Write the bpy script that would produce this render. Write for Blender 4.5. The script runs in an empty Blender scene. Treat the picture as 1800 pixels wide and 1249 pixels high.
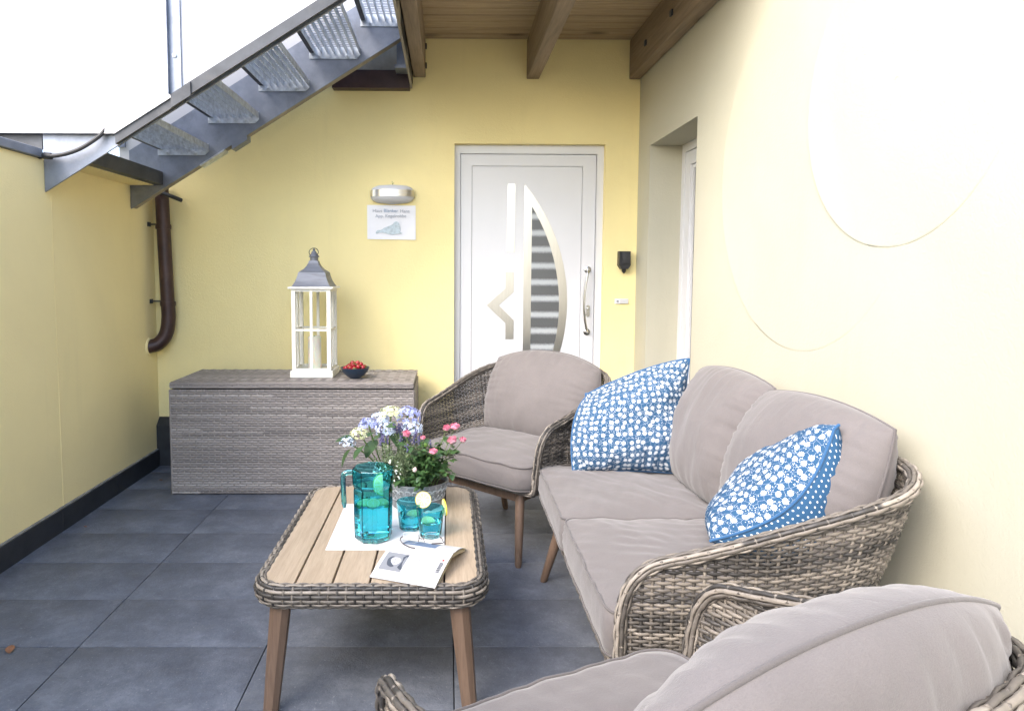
import bpy, bmesh, math, random
import numpy as np
from mathutils import Matrix, Vector
rng = np.random.default_rng(7); random.seed(7)
SC = bpy.context.scene; COL = SC.collection
R = math.radians; PI = math.pi

# ------------------------------------------------------------------ camera
def cam_axes(yaw, pitch, roll):
    cy, sy = math.cos(yaw), math.sin(yaw); cp, sp = math.cos(pitch), math.sin(pitch)
    fwd = Vector((sy*cp, cy*cp, -sp)); right = Vector((cy, -sy, 0)); down = fwd.cross(right)
    r = math.cos(roll)*right + math.sin(roll)*down; d = -math.sin(roll)*right + math.cos(roll)*down
    return r, -d, -fwd
ax, ay, az = cam_axes(0.008086, 0.075049, -0.003413)
cd = bpy.data.cameras.new('camera'); cam = bpy.data.objects.new('camera', cd); COL.objects.link(cam)
m = Matrix.Identity(4)
for i, a in enumerate((ax, ay, az)):
    for j in range(3): m[j][i] = a[j]
m.translation = (0, 0, 1.4); cam.matrix_world = m
cd.sensor_width = 36; cd.lens = 23.67; cd.shift_x = 0.0574; cd.shift_y = -0.0329
cd.clip_start = 0.05; cd.clip_end = 500
SC.camera = cam
# ------------------------------------------------------------------ world, sun, exposure
SUN_EL, SUN_AZ = R(40), R(224)      # azimuth measured clockwise from +Y
w = bpy.data.worlds.new('World'); SC.world = w; w.use_nodes = True
nt = w.node_tree; bg = nt.nodes['Background']
sky = nt.nodes.new('ShaderNodeTexSky'); sky.sky_type = 'NISHITA'; sky.sun_disc = False
sky.sun_elevation = SUN_EL; sky.sun_rotation = SUN_AZ; sky.dust_density = 2.5; sky.ozone_density = 1.2
hs = nt.nodes.new('ShaderNodeHueSaturation'); hs.inputs['Saturation'].default_value = 1.0
nt.links.new(sky.outputs[0], hs.inputs['Color']); nt.links.new(hs.outputs[0], bg.inputs[0])
bg.inputs[1].default_value = 0.15
sd = bpy.data.lights.new('sun', 'SUN'); sd.energy = .5; sd.angle = R(36); sd.color = (1, .965, .91)
sun = bpy.data.objects.new('sun', sd); COL.objects.link(sun)
dirv = Vector((math.sin(SUN_AZ)*math.cos(SUN_EL), math.cos(SUN_AZ)*math.cos(SUN_EL), math.sin(SUN_EL)))
sun.rotation_euler = dirv.to_track_quat('Z', 'Y').to_euler(); sun.location = dirv*20
SC.view_settings.view_transform = 'Standard'; SC.view_settings.look = 'None'
SC.view_settings.exposure = 2.35; SC.view_settings.gamma = 1; SC.view_settings.use_curve_mapping = False
SC.cycles.use_denoising = True
SC.cycles.max_bounces = 14; SC.cycles.transmission_bounces = 12; SC.cycles.diffuse_bounces = 6

# ------------------------------------------------------------------ materials
def nodes(name):
    mt = bpy.data.materials.new(name); mt.use_nodes = True
    t = mt.node_tree; b = t.nodes['Principled BSDF']
    return mt, t, b
def N(t, typ, **kw):
    n = t.nodes.new(typ)
    for k, v in kw.items():
        if k in n.inputs: n.inputs[k].default_value = v
        else: setattr(n, k, v)
    return n
def math_(t, op, a, b=None, c=None):
    n = t.nodes.new('ShaderNodeMath'); n.operation = op
    for i, x in enumerate((a, b, c)):
        if x is None: continue
        if isinstance(x, (int, float)): n.inputs[i].default_value = x
        else: t.links.new(x, n.inputs[i])
    return n.outputs[0]
def mix(t, fac, a, b):
    n = t.nodes.new('ShaderNodeMix'); n.data_type = 'RGBA'
    for s, x in ((0, fac), (6, a), (7, b)):
        if isinstance(x, (int, float)): n.inputs[s].default_value = x
        elif isinstance(x, tuple): n.inputs[s].default_value = (*x[:3], 1)
        else: t.links.new(x, n.inputs[s])
    return n.outputs[2]
def ramp(t, fac, stops):
    n = t.nodes.new('ShaderNodeValToRGB'); t.links.new(fac, n.inputs[0])
    e = n.color_ramp.elements
    while len(e) < len(stops): e.new(0.5)
    for x, (p, c) in zip(e, stops): x.position = p; x.color = (*c, 1) if len(c) == 3 else c
    return n.outputs[0]
def coords(t, stretch=(1, 1, 1), rnd=False):
    tc = t.nodes.new('ShaderNodeTexCoord'); out = tc.outputs['Object']
    if rnd:
        oi = t.nodes.new('ShaderNodeObjectInfo'); v = t.nodes.new('ShaderNodeVectorMath'); v.operation = 'MULTIPLY_ADD'
        cmb = t.nodes.new('ShaderNodeCombineXYZ')
        for i, k in enumerate((37.0, 53.0, 71.0)): t.links.new(math_(t, 'MULTIPLY', oi.outputs['Random'], k), cmb.inputs[i])
        v.inputs[1].default_value = (1, 1, 1); t.links.new(out, v.inputs[0]); t.links.new(cmb.outputs[0], v.inputs[2]); out = v.outputs[0]
    mp = t.nodes.new('ShaderNodeMapping'); mp.inputs['Scale'].default_value = stretch
    t.links.new(out, mp.inputs[0]); return mp.outputs[0]
def noise(t, vec, scale, detail=4, rough=.6, dist=0):
    n = N(t, 'ShaderNodeTexNoise', Scale=scale, Detail=detail, Roughness=rough, Distortion=dist)
    t.links.new(vec, n.inputs['Vector']); return n.outputs['Fac']
def bump(t, b, h, strength, dist=.002):
    n = N(t, 'ShaderNodeBump', Strength=strength, Distance=dist); t.links.new(h, n.inputs['Height'])
    t.links.new(n.outputs[0], b.inputs['Normal'])
def pm(name, col, rough=.6, metal=0, var=.12, scale=8, bs=0, bscale=200, bdist=.002, stretch=(1, 1, 1), rnd=False, spec=.5, dark=None, amount=.0):
    mt, t, b = nodes(name); v = coords(t, stretch, rnd)
    f = noise(t, v, scale, 6, .62); f2 = ramp(t, f, [(.3, (0, 0, 0)), (.7, (1, 1, 1))])
    c = mix(t, f2, tuple(x*(1-var) for x in col), tuple(min(1, x*(1+var)) for x in col))
    if dark:
        g = noise(t, v, scale*.45, 8, .7, .6); g = ramp(t, g, [(.55, (0, 0, 0)), (.75, (amount,)*3)])
        c = mix(t, g, c, dark)
    t.links.new(c, b.inputs['Base Color'])
    b.inputs['Roughness'].default_value = rough; b.inputs['Metallic'].default_value = metal
    b.inputs['Specular IOR Level'].default_value = spec
    if bs: bump(t, b, noise(t, v, bscale, 3, .6), bs, bdist)
    return mt
def plaster(name, col, bs=.5):
    mt, t, b = nodes(name); v = coords(t)
    big = ramp(t, noise(t, v, .9, 5, .6, .4), [(.3, (0, 0, 0)), (.72, (1, 1, 1))])
    c = mix(t, big, tuple(x*.93 for x in col), tuple(min(1, x*1.05) for x in col))
    sp = ramp(t, noise(t, v, 55, 2, .5), [(.70, (0, 0, 0)), (.78, (.25,)*3)])
    c = mix(t, sp, c, tuple(x*.8 for x in col))
    v2 = coords(t, (3, 3, .35)); st = ramp(t, noise(t, v2, 2.2, 6, .7, .3), [(.56, (0, 0, 0)), (.8, (.13,)*3)])
    c = mix(t, st, c, tuple(x*.62 for x in col))
    t.links.new(c, b.inputs['Base Color']); b.inputs['Roughness'].default_value = .92; b.inputs['Specular IOR Level'].default_value = .2
    h = math_(t, 'ADD', noise(t, v, 130, 3, .65), math_(t, 'MULTIPLY', noise(t, v, 60, 3, .6), .8))
    bump(t, b, h, bs, .004); return mt
def wood(name, c1, c2, axis='x', rough=.6, knots=False, freq=1.0, bs=.25):
    mt, t, b = nodes(name)
    st = {'x': (.5, 9, 9), 'y': (9, .5, 9), 'z': (9, 9, .5)}[axis]
    v = coords(t, tuple(s*freq for s in st), True)
    f = noise(t, v, 2.2, 6, .65, 1.2); g = noise(t, v, 11, 4, .7, .2)
    c = mix(t, ramp(t, f, [(.32, (0, 0, 0)), (.68, (1, 1, 1))]), c1, c2)
    c = mix(t, ramp(t, g, [(.45, (0, 0, 0)), (.75, (.45,)*3)]), c, tuple(x*.55 for x in c1))
    if knots:
        v3 = coords(t, tuple((1 if s > 1 else .45)*1.0 for s in st), True)
        vo = N(t, 'ShaderNodeTexVoronoi', Scale=4.5); t.links.new(v3, vo.inputs['Vector'])
        k = ramp(t, vo.outputs['Distance'], [(.06, (.9,)*3), (.20, (0, 0, 0))])
        c = mix(t, k, c, tuple(x*.35 for x in c1))
    oi = t.nodes.new('ShaderNodeObjectInfo')
    c = mix(t, math_(t, 'MULTIPLY', oi.outputs['Random'], .28), c, tuple(x*.62 for x in c2))
    t.links.new(c, b.inputs['Base Color']); b.inputs['Roughness'].default_value = rough; b.inputs['Specular IOR Level'].default_value = .3
    bump(t, b, math_(t, 'ADD', f, g), bs, .0015); return mt
def wicker(name, stops):
    mt, t, b = nodes(name)
    a = N(t, 'ShaderNodeAttribute', attribute_name='tint'); v = coords(t)
    f = math_(t, 'ADD', a.outputs['Fac'], math_(t, 'MULTIPLY', math_(t, 'SUBTRACT', noise(t, v, 60, 4, .6), .5), .28))
    c = ramp(t, f, stops); t.links.new(c, b.inputs['Base Color'])
    b.inputs['Roughness'].default_value = .48; b.inputs['Specular IOR Level'].default_value = .45
    bump(t, b, noise(t, coords(t), 420, 2, .6), .15, .001); return mt
def fabric(name, col, rough=.95):
    mt, t, b = nodes(name); v = coords(t)
    c = mix(t, ramp(t, noise(t, v, 5, 5, .6), [(.3, (0, 0, 0)), (.7, (1, 1, 1))]), tuple(x*.92 for x in col), tuple(x*1.06 for x in col))
    wv = N(t, 'ShaderNodeTexNoise', Scale=700, Detail=1); t.links.new(coords(t, (1, .35, 1)), wv.inputs['Vector'])
    wv2 = N(t, 'ShaderNodeTexNoise', Scale=700, Detail=1); t.links.new(coords(t, (.35, 1, 1)), wv2.inputs['Vector'])
    s = math_(t, 'ADD', wv.outputs['Fac'], wv2.outputs['Fac'])
    c = mix(t, ramp(t, math_(t, 'MULTIPLY', s, .5), [(.38, (.35,)*3), (.6, (0, 0, 0))]), c, tuple(x*.72 for x in col))
    t.links.new(c, b.inputs['Base Color']); b.inputs['Roughness'].default_value = rough
    b.inputs['Specular IOR Level'].default_value = .15; b.inputs['Sheen Weight'].default_value = .25; b.inputs['Sheen Roughness'].default_value = .5
    h = math_(t, 'ADD', math_(t, 'MULTIPLY', s, .12), math_(t, 'MULTIPLY', noise(t, v, 14, 4, .55, .8), 1.0))
    bump(t, b, h, .5, .006); return mt
def glass(name, col, rough=0.0, ior=1.45):
    mt, t, b = nodes(name)
    b.inputs['Base Color'].default_value = (*col, 1); b.inputs['Roughness'].default_value = rough
    b.inputs['Transmission Weight'].default_value = 1; b.inputs['IOR'].default_value = ior
    v = coords(t); bump(t, b, noise(t, v, 30, 2, .5), .04, .002); return mt

M = {}
M['yellow'] = plaster('yellow_plaster', (.87, .75, .385))
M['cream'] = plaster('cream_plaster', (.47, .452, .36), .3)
M['gardenwall'] = plaster('garden_wall_plaster', (.88, .76, .42), .35)
M['skirt'] = pm('black_tile', (.025, .028, .034), .45, var=.3, scale=12, bs=.15, bscale=90)
M['mortar'] = pm('grey_mortar', (.24, .235, .22), .95, var=.4, scale=18, bs=.4, bscale=80)
M['bed'] = pm('joint_sand', (.022, .023, .026), .95)
M['white'] = pm('white_paint', (.68, .685, .71), .35, var=.02, scale=3)
M['panelwhite'] = pm('white_board', (.56, .565, .59), .55, var=.03, scale=2, bs=.05, bscale=20)
M['steel'] = pm('galvanised_steel', (.23, .255, .31), .5, .55, var=.25, scale=7, bs=.08, bscale=60, dark=(.10, .10, .12), amount=.5)
M['zinc'] = pm('pale_zinc', (.55, .59, .64), .45, .6, var=.3, scale=25, bs=.1, bscale=120)
M['potzinc'] = pm('pot_zinc', (.235, .25, .265), .5, .5, var=.35, scale=30, bs=.1, bscale=120, dark=(.12, .125, .13), amount=.5)
M['darksteel'] = pm('dark_steel', (.055, .06, .07), .55, .3, var=.3, scale=9, dark=(.12, .11, .10), amount=.5)
M['beige'] = pm('weathered_board', (.30, .27, .22), .8, var=.25, scale=9, stretch=(1, .2, 1))
M['black'] = pm('black_plastic', (.018, .018, .02), .42, var=.2)
M['rubber'] = pm('black_rubber', (.022, .022, .024), .6, var=.3)
M['pipe'] = pm('brown_pipe', (.055, .030, .029), .42, .25, var=.3, scale=9, dark=(.14, .10, .09), amount=.45)
M['inlay'] = pm('brushed_steel', (.62, .59, .54), .3, 1.0, var=.05, scale=60, bs=.05, bscale=300, stretch=(1, 1, .1))
M['chrome'] = pm('satin_steel', (.6, .6, .6), .22, 1.0, var=.03)
M['beam'] = wood('old_beam', (.21, .16, .11), (.34, .26, .18), 'y', .8, True, .8, .9)
M['board'] = wood('pine_board', (.32, .235, .145), (.50, .385, .245), 'x', .65, True, .9)
M['teak'] = wood('teak_plank', (.33, .26, .185), (.45, .36, .265), 'y', .55, False, 2.2)
M['leg'] = wood('brown_leg', (.125, .082, .058), (.19, .13, .094), 'z', .42, False, 1.6)
M['wick'] = wicker('rattan', [(0, (.020, .019, .019)), (.25, (.050, .046, .043)), (.48, (.115, .102, .089)), (.75, (.20, .175, .148)), (1, (.32, .285, .245))])
M['chestwick'] = wicker('grey_rattan', [(0, (.155, .139, .133)), (.35, (.215, .193, .182)), (.7, (.265, .239, .225)), (1, (.36, .332, .312))])
M['signink'] = pm('faded_ink', (.40, .42, .48), .7)
M['rimcore'] = pm('rattan_core', (.075, .065, .057), .7)
M['core'] = pm('dark_inside', (.03, .028, .027), .9)
M['fabric'] = fabric('taupe_canvas', (.155, .141, .139))
M['piping'] = fabric('taupe_piping', (.118, .107, .105))
M['bluepipe'] = fabric('blue_piping', (.035, .105, .225))
M['candle'] = pm('wax', (.86, .83, .74), .45, var=.02); M['candle'].node_tree.nodes['Principled BSDF'].inputs['Subsurface Weight'].default_value = .3
M['lwhite'] = pm('chalk_white_wood', (.80, .78, .72), .6, var=.05, scale=20, dark=(.45, .42, .38), amount=.35)
M['lroof'] = pm('painted_tin', (.18, .19, .215), .5, .4, var=.2, scale=14, dark=(.05, .05, .055), amount=.7, stretch=(.4, .4, 3))
M['clear'] = glass('clear_glass', (.97, .985, .98), 0, 1.12)
M['lens'] = glass('lens_glass', (.97, .98, .98), 0, 1.25)
M['teal'] = glass('teal_glass', (.22, .72, .80), 0, 1.42)
M['water'] = glass('tinted_water', (.72, .96, .98), 0, 1.33)
M['bowl'] = pm('navy_glaze', (.018, .035, .065), .3, var=.2)
M['berry'] = pm('strawberry', (.30, .014, .022), .3, var=.35, scale=90, bs=.4, bscale=260)
M['calyx'] = pm('calyx_green', (.09, .17, .03), .6, var=.3)
M['rind'] = pm('lemon_rind', (.80, .62, .06), .4, var=.1, scale=60, bs=.2, bscale=300)
M['pith'] = pm('lemon_pith', (.84, .80, .60), .6, var=.04)
M['flesh'] = pm('lemon_flesh', (.78, .74, .36), .25, var=.12, scale=120)
M['lime'] = pm('lime_rind', (.35, .55, .08), .4, var=.15, scale=60)
M['mat'] = pm('white_mat', (.70, .70, .71), .7, var=.03, bs=.5, bscale=500)
M['signpaper'] = pm('sign_paper', (.80, .80, .83), .6, var=.02)
M['paper'] = pm('paper_white', (.54, .545, .56), .6, var=.02)
M['pages'] = pm('cream_pages', (.74, .66, .47), .75, var=.08, scale=5, stretch=(2, 2, 90))
M['cover'] = pm('dark_red_cover', (.10, .018, .022), .5)
M['ink'] = pm('grey_ink', (.25, .26, .29), .7, var=.05)
M['inkdark'] = pm('dark_ink', (.05, .06, .08), .7)
M['inkblue'] = pm('faded_blue_ink', (.33, .41, .55), .7, var=.05)
M['inkred'] = pm('red_ink', (.7, .08, .06), .6)
M['seal'] = pm('seal_print', (.50, .58, .62), .7, var=.2, scale=60)
M['photo'] = pm('photo_grey', (.20, .21, .23), .5, var=.06)
M['skin'] = pm('photo_face', (.42, .42, .435), .5, var=.04)
M['specframe'] = pm('brown_frame', (.055, .035, .032), .35, .2)
M['soil'] = pm('potting_soil', (.03, .022, .016), .95, var=.4, scale=60, bs=.6)
M['stem'] = pm('green_stem', (.10, .17, .04), .6, var=.25, rnd=True)
M['rleaf'] = pm('rose_leaf', (.050, .105, .036), .38, var=.4, scale=6, rnd=True)
M['hleaf'] = pm('hydrangea_leaf', (.035, .075, .028), .45, var=.3, scale=9, rnd=True)
M['lav'] = pm('lavender_leaf', (.15, .20, .105), .65, var=.3, scale=25)
M['lavbud'] = pm('lavender_bud', (.10, .09, .20), .7, var=.35, scale=60)
M['white_fl'] = pm('white_blossom', (.70, .73, .66), .6, var=.1)
M['hblue'] = pm('blue_petal', (.33, .37, .66), .55, var=.35, scale=22)
M['hpale'] = pm('pale_blue_petal', (.55, .63, .78), .55, var=.2, scale=22)
M['hcream'] = pm('cream_petal', (.66, .68, .42), .55, var=.18, scale=22)
M['pink'] = pm('pink_petal', (.74, .29, .40), .5, var=.12, scale=70, dark=(.84, .70, .68), amount=1.0)
M['pinkpale'] = pm('pale_petal', (.78, .55, .55), .5, var=.1, scale=70)
M['dryleaf'] = pm('dry_leaf', (.22, .10, .05), .7, var=.3, scale=60)

def tile_mat():
    mt, t, b = nodes('slate_grey_tile'); v = coords(t, (1, 1, 1), True)
    f = ramp(t, noise(t, v, 5.5, 12, .78, .15), [(.24, (.054, .061, .076)), (.5, (.108, .121, .150)), (.76, (.205, .222, .255))])  # neutral grey tile, with the sky's blue reflection painted into these tones
    st = ramp(t, noise(t, coords(t, (.7, 2.0, 1), True), 4.5, 9, .78, .1), [(.52, (0, 0, 0)), (.74, (.5,)*3)])
    c = mix(t, st, f, (.15, .158, .172))
    sp = ramp(t, noise(t, v, 95, 5, .75), [(.60, (0, 0, 0)), (.72, (.6,)*3)])
    c = mix(t, sp, c, (.36, .37, .385))
    dk = ramp(t, noise(t, v, 70, 4, .75), [(.28, (.6,)*3), (.40, (0, 0, 0))]); c = mix(t, dk, c, (.05, .056, .07))
    t.links.new(c, b.inputs['Base Color']); b.inputs['Roughness'].default_value = .62
    b.inputs['Specular IOR Level'].default_value = .5
    bump(t, b, math_(t, 'ADD', noise(t, v, 45, 5, .7), math_(t, 'MULTIPLY', noise(t, v, 150, 3, .65), .8)), .6, .004); return mt
M['tile'] = tile_mat()
def door_glass():
    mt, t, b = nodes('striped_obscure_glass'); v = coords(t)
    sp = t.nodes.new('ShaderNodeSeparateXYZ'); t.links.new(v, sp.inputs[0])
    z = math_(t, 'ADD', sp.outputs[2], math_(t, 'MULTIPLY', noise(t, v, 60, 3, .7), .012))
    s = math_(t, 'SINE', math_(t, 'MULTIPLY', z, 2*PI/.118))
    f = ramp(t, math_(t, 'ADD', math_(t, 'MULTIPLY', s, .5), .5), [(.5, (.10, .105, .11)), (.82, (.30, .32, .34)), (.95, (.46, .49, .51))])
    t.links.new(f, b.inputs['Base Color']); b.inputs['Roughness'].default_value = .25; b.inputs['Specular IOR Level'].default_value = .6
    bump(t, b, noise(t, v, 120, 3, .6), .5, .003); return mt
M['doorglass'] = door_glass()
M['dark_pane'] = pm('window_pane', (.28, .30, .34), .08, 0, var=.1, scale=2, spec=.9)
BLUE = (.026, .078, .158); PRINT = (.56, .59, .63)
def floral():
    mt, t, b = nodes('blue_floral_print')
    a = N(t, 'ShaderNodeAttribute', attribute_name='puv')
    sc = t.nodes.new('ShaderNodeVectorMath'); sc.operation = 'SCALE'; sc.inputs['Scale'].default_value = 1/.030
    t.links.new(a.outputs['Vector'], sc.inputs[0])
    vo = N(t, 'ShaderNodeTexVoronoi', Scale=1.0, Randomness=.5); vo.voronoi_dimensions = '2D'; t.links.new(sc.outputs[0], vo.inputs['Vector'])
    df = t.nodes.new('ShaderNodeVectorMath'); df.operation = 'SUBTRACT'; t.links.new(sc.outputs[0], df.inputs[0]); t.links.new(vo.outputs['Position'], df.inputs[1])
    sx = t.nodes.new('ShaderNodeSeparateXYZ'); t.links.new(df.outputs[0], sx.inputs[0])
    ang = math_(t, 'ARCTAN2', sx.outputs[1], sx.outputs[0]); r = vo.outputs['Distance']
    edge = math_(t, 'ADD', .285, math_(t, 'MULTIPLY', math_(t, 'SINE', math_(t, 'MULTIPLY', ang, 10)), .035))
    fl = math_(t, 'LESS_THAN', r, edge)
    rays = math_(t, 'GREATER_THAN', math_(t, 'SINE', math_(t, 'MULTIPLY', ang, 10)), .55)
    ring = math_(t, 'MULTIPLY', math_(t, 'GREATER_THAN', r, .10), math_(t, 'LESS_THAN', r, .235))
    cut = math_(t, 'MULTIPLY', math_(t, 'MULTIPLY', rays, ring), .6)
    v2 = N(t, 'ShaderNodeTexVoronoi', Scale=3.6, Randomness=.9); v2.voronoi_dimensions = '2D'; t.links.new(sc.outputs[0], v2.inputs['Vector'])
    dots = math_(t, 'LESS_THAN', v2.outputs['Distance'], .17)
    nz = N(t, 'ShaderNodeTexNoise', Scale=1.1, Detail=1); t.links.new(sc.outputs[0], nz.inputs['Vector'])
    dots = math_(t, 'MULTIPLY', dots, math_(t, 'GREATER_THAN', nz.outputs['Fac'], .52))
    v3 = N(t, 'ShaderNodeTexVoronoi', Scale=1.55, Randomness=.9); v3.voronoi_dimensions = '2D'; v3.feature = 'DISTANCE_TO_EDGE'; t.links.new(sc.outputs[0], v3.inputs['Vector'])
    vine = math_(t, 'LESS_THAN', v3.outputs['Distance'], .013)
    m_ = math_(t, 'MAXIMUM', math_(t, 'SUBTRACT', fl, cut), math_(t, 'MAXIMUM', math_(t, 'MULTIPLY', vine, .8), dots))
    c = mix(t, m_, BLUE, PRINT); t.links.new(c, b.inputs['Base Color'])
    b.inputs['Roughness'].default_value = .9; b.inputs['Specular IOR Level'].default_value = .2
    v = coords(t); bump(t, b, math_(t, 'ADD', noise(t, v, 18, 4, .6, .6), math_(t, 'MULTIPLY', noise(t, v, 600, 1), .1)), .5, .006); return mt
def dotted():
    mt, t, b = nodes('blue_dotted_print')
    a = N(t, 'ShaderNodeAttribute', attribute_name='puv'); sx = t.nodes.new('ShaderNodeSeparateXYZ'); t.links.new(a.outputs['Vector'], sx.inputs[0])
    fx = math_(t, 'SUBTRACT', math_(t, 'FRACT', math_(t, 'MULTIPLY', sx.outputs[0], 1/.017)), .5)
    fy = math_(t, 'SUBTRACT', math_(t, 'FRACT', math_(t, 'MULTIPLY', sx.outputs[1], 1/.017)), .5)
    d = math_(t, 'SQRT', math_(t, 'ADD', math_(t, 'MULTIPLY', fx, fx), math_(t, 'MULTIPLY', fy, fy)))
    c = mix(t, math_(t, 'LESS_THAN', d, .17), BLUE, PRINT); t.links.new(c, b.inputs['Base Color'])
    b.inputs['Roughness'].default_value = .9; b.inputs['Specular IOR Level'].default_value = .2
    v = coords(t); bump(t, b, noise(t, v, 18, 4, .6, .6), .5, .006); return mt
M['floral'] = floral(); M['dotted'] = dotted()

# ------------------------------------------------------------------ mesh builder
def nrm(v):
    v = np.asarray(v, float); return v/np.maximum(np.linalg.norm(v, axis=-1, keepdims=True), 1e-9)
class MB:
    def __init__(s): s.V = []; s.n = 0; s.F = []; s.T = []; s.U = []; s.hasT = s.hasU = False
    def add(s, V, F, tint=None, uv=None):
        V = np.asarray(V, float).reshape(-1, 3); k = s.n
        s.V.append(V); s.F += [tuple(i+k for i in f) for f in F]; s.n += len(V)
        s.T.append(np.full(len(V), .5) if tint is None else np.asarray(tint)); s.hasT |= tint is not None
        s.U.append(np.zeros((len(V), 3)) if uv is None else np.asarray(uv)); s.hasU |= uv is not None
        return s
    def box(s, x0, x1, y0, y1, z0, z1, ch=0.0):
        lo = np.array([min(x0, x1), min(y0, y1), min(z0, z1)]); hi = np.array([max(x0, x1), max(y0, y1), max(z0, z1)])
        ch = min(ch, .45*float((hi-lo).min()))
        if ch <= 0:
            V = [(lo[0] if i & 1 == 0 else hi[0], lo[1] if i & 2 == 0 else hi[1], lo[2] if i & 4 == 0 else hi[2]) for i in range(8)]
            return s.add(V, [(0, 2, 3, 1), (4, 5, 7, 6), (0, 1, 5, 4), (2, 6, 7, 3), (0, 4, 6, 2), (1, 3, 7, 5)])
        bm = bmesh.new(); bmesh.ops.create_cube(bm, size=1)
        for v in bm.verts: v.co = Vector(((lo[i]+hi[i])/2 + v.co[i]*(hi[i]-lo[i]) for i in range(3)))
        bmesh.ops.bevel(bm, geom=bm.edges[:], offset=ch, segments=2, profile=.5, affect='EDGES')
        V = [tuple(v.co) for v in bm.verts]; F = [tuple(v.index for v in f.verts) for f in bm.faces]; bm.free()
        return s.add(V, F)
    def grid(s, P, cu=False, cv=False, tint=None, uv=None):
        P = np.asarray(P, float); a, b = P.shape[:2]; F = []
        for i in range(a if cu else a-1):
            for j in range(b if cv else b-1):
                F.append((i*b+j, ((i+1) % a)*b+j, ((i+1) % a)*b+(j+1) % b, i*b+(j+1) % b))
        return s.add(P.reshape(-1, 3), F, None if tint is None else np.asarray(tint).reshape(-1), None if uv is None else np.asarray(uv).reshape(-1, 3))
    def strip(s, C, B, Nn, m=6, tint=None, closed=False, caps=True):
        """tube with elliptic section: half vectors B (width) and Nn (thickness) at every centre"""
        n = len(C); an = np.arange(m)*2*PI/m
        P = C[:, None] + np.cos(an)[None, :, None]*B[:, None] + np.sin(an)[None, :, None]*Nn[:, None]
        i = np.arange(n if closed else n-1)[:, None]; j = np.arange(m)[None, :]
        i2 = (i+1) % n; j2 = (j+1) % m
        F = np.stack([np.broadcast_to(i*m+j, (len(i), m)), np.broadcast_to(i*m+j2, (len(i), m)), i2*m+j2, i2*m+j], -1).reshape(-1, 4)
        F = list(map(tuple, F.tolist()))
        if caps and not closed: F += [tuple(range(m-1, -1, -1)), tuple(range((n-1)*m, n*m))]
        return s.add(P.reshape(-1, 3), F, None if tint is None else np.repeat(tint, m))
    def tube(s, path, r, m=10, closed=False, flat=None):
        C = np.asarray(path, float); n = len(C); T, E1, E2 = frames(C, closed)
        r = np.broadcast_to(np.asarray(r, float), (n,))[:, None]
        return s.strip(C, E1*r, E2*r*(flat or 1), m, None, closed)
    def lathe(s, prof, m=24, c=(0, 0, 0), rot=0, closed=False):
        an = rot+np.arange(m)*2*PI/m; prof = np.asarray(prof, float)
        P = np.stack([prof[:, 0][:, None]*np.cos(an)[None], prof[:, 0][:, None]*np.sin(an)[None], np.repeat(prof[:, 1][:, None], m, 1)], -1)+np.array(c)
        return s.grid(P, closed, True)
    def prism(s, poly, axis, a, b):
        """poly: 2D points in the plane normal to axis ('x': (y,z), 'y': (x,z), 'z': (x,y)), from a to b along it"""
        n = len(poly)
        def pt(p, k): return {'x': (k, p[0], p[1]), 'y': (p[0], k, p[1]), 'z': (p[0], p[1], k)}[axis]
        V = [pt(p, a) for p in poly]+[pt(p, b) for p in poly]
        F = [tuple(range(n)), tuple(range(2*n-1, n-1, -1))]+[(i, n+i, n+(i+1) % n, (i+1) % n) for i in range(n)]
        return s.add(V, F)
    def xf(s, mat):
        mt = np.array(mat)
        s.V = [v@mt[:3, :3].T+mt[:3, 3] for v in s.V]; return s
    def build(s, name, mat, parent=None, smooth=30, fix=True, loc=None):
        V = np.concatenate(s.V); o = ORG.get(parent.name, Vector((0, 0, 0))) if parent else Vector((0, 0, 0))
        if loc is not None: o = o*0
        V = V-np.array(o)
        me = bpy.data.meshes.new(name); me.from_pydata(V.tolist(), [], s.F)
        if fix and len(s.F) < 30000:
            bm = bmesh.new(); bm.from_mesh(me); bmesh.ops.recalc_face_normals(bm, faces=bm.faces[:]); bm.to_mesh(me); bm.free()
        if smooth:
            me.polygons.foreach_set('use_smooth', [True]*len(me.polygons))
            if smooth < 180: me.set_sharp_from_angle(angle=R(smooth))
        if s.hasT: me.attributes.new('tint', 'FLOAT', 'POINT').data.foreach_set('value', np.concatenate(s.T))
        if s.hasU: me.attributes.new('puv', 'FLOAT_VECTOR', 'POINT').data.foreach_set('vector', np.concatenate(s.U).reshape(-1))
        me.materials.append(mat); ob = bpy.data.objects.new(name, me); COL.objects.link(ob)
        if parent: ob.parent = parent; ORG[ob.name] = o
        if loc is not None: ob.location = loc
        return ob
ORG = {}
def frames(C, closed=False):
    n = len(C)
    T = nrm(np.roll(C, -1, 0)-np.roll(C, 1, 0)) if closed else nrm(np.gradient(C, axis=0))
    e = np.array([0, 0, 1.]) if abs(T[0][2]) < .8 else np.array([1., 0, 0])
    E = []; e = e-T[0]*np.dot(e, T[0]); e /= np.linalg.norm(e)
    for t in T:
        e = e-t*np.dot(e, t); e = e/np.linalg.norm(e); E.append(e)
    E1 = np.array(E); return T, E1, np.cross(T, E1)
def tag(o, label, cat, group=None, kind=None):
    if label: o['label'] = label
    if cat: o['category'] = cat
    if group: o['group'] = group
    if kind: o['kind'] = kind
    return o
def thing(name, label, cat, loc=(0, 0, 0), group=None, rz=0, local=False):
    o = bpy.data.objects.new(name, None); COL.objects.link(o); o.location = loc; o.rotation_euler.z = rz; o.empty_display_size = .1
    ORG[o.name] = Vector((0, 0, 0)) if local else Vector(loc)
    return tag(o, label, cat, group)
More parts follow.
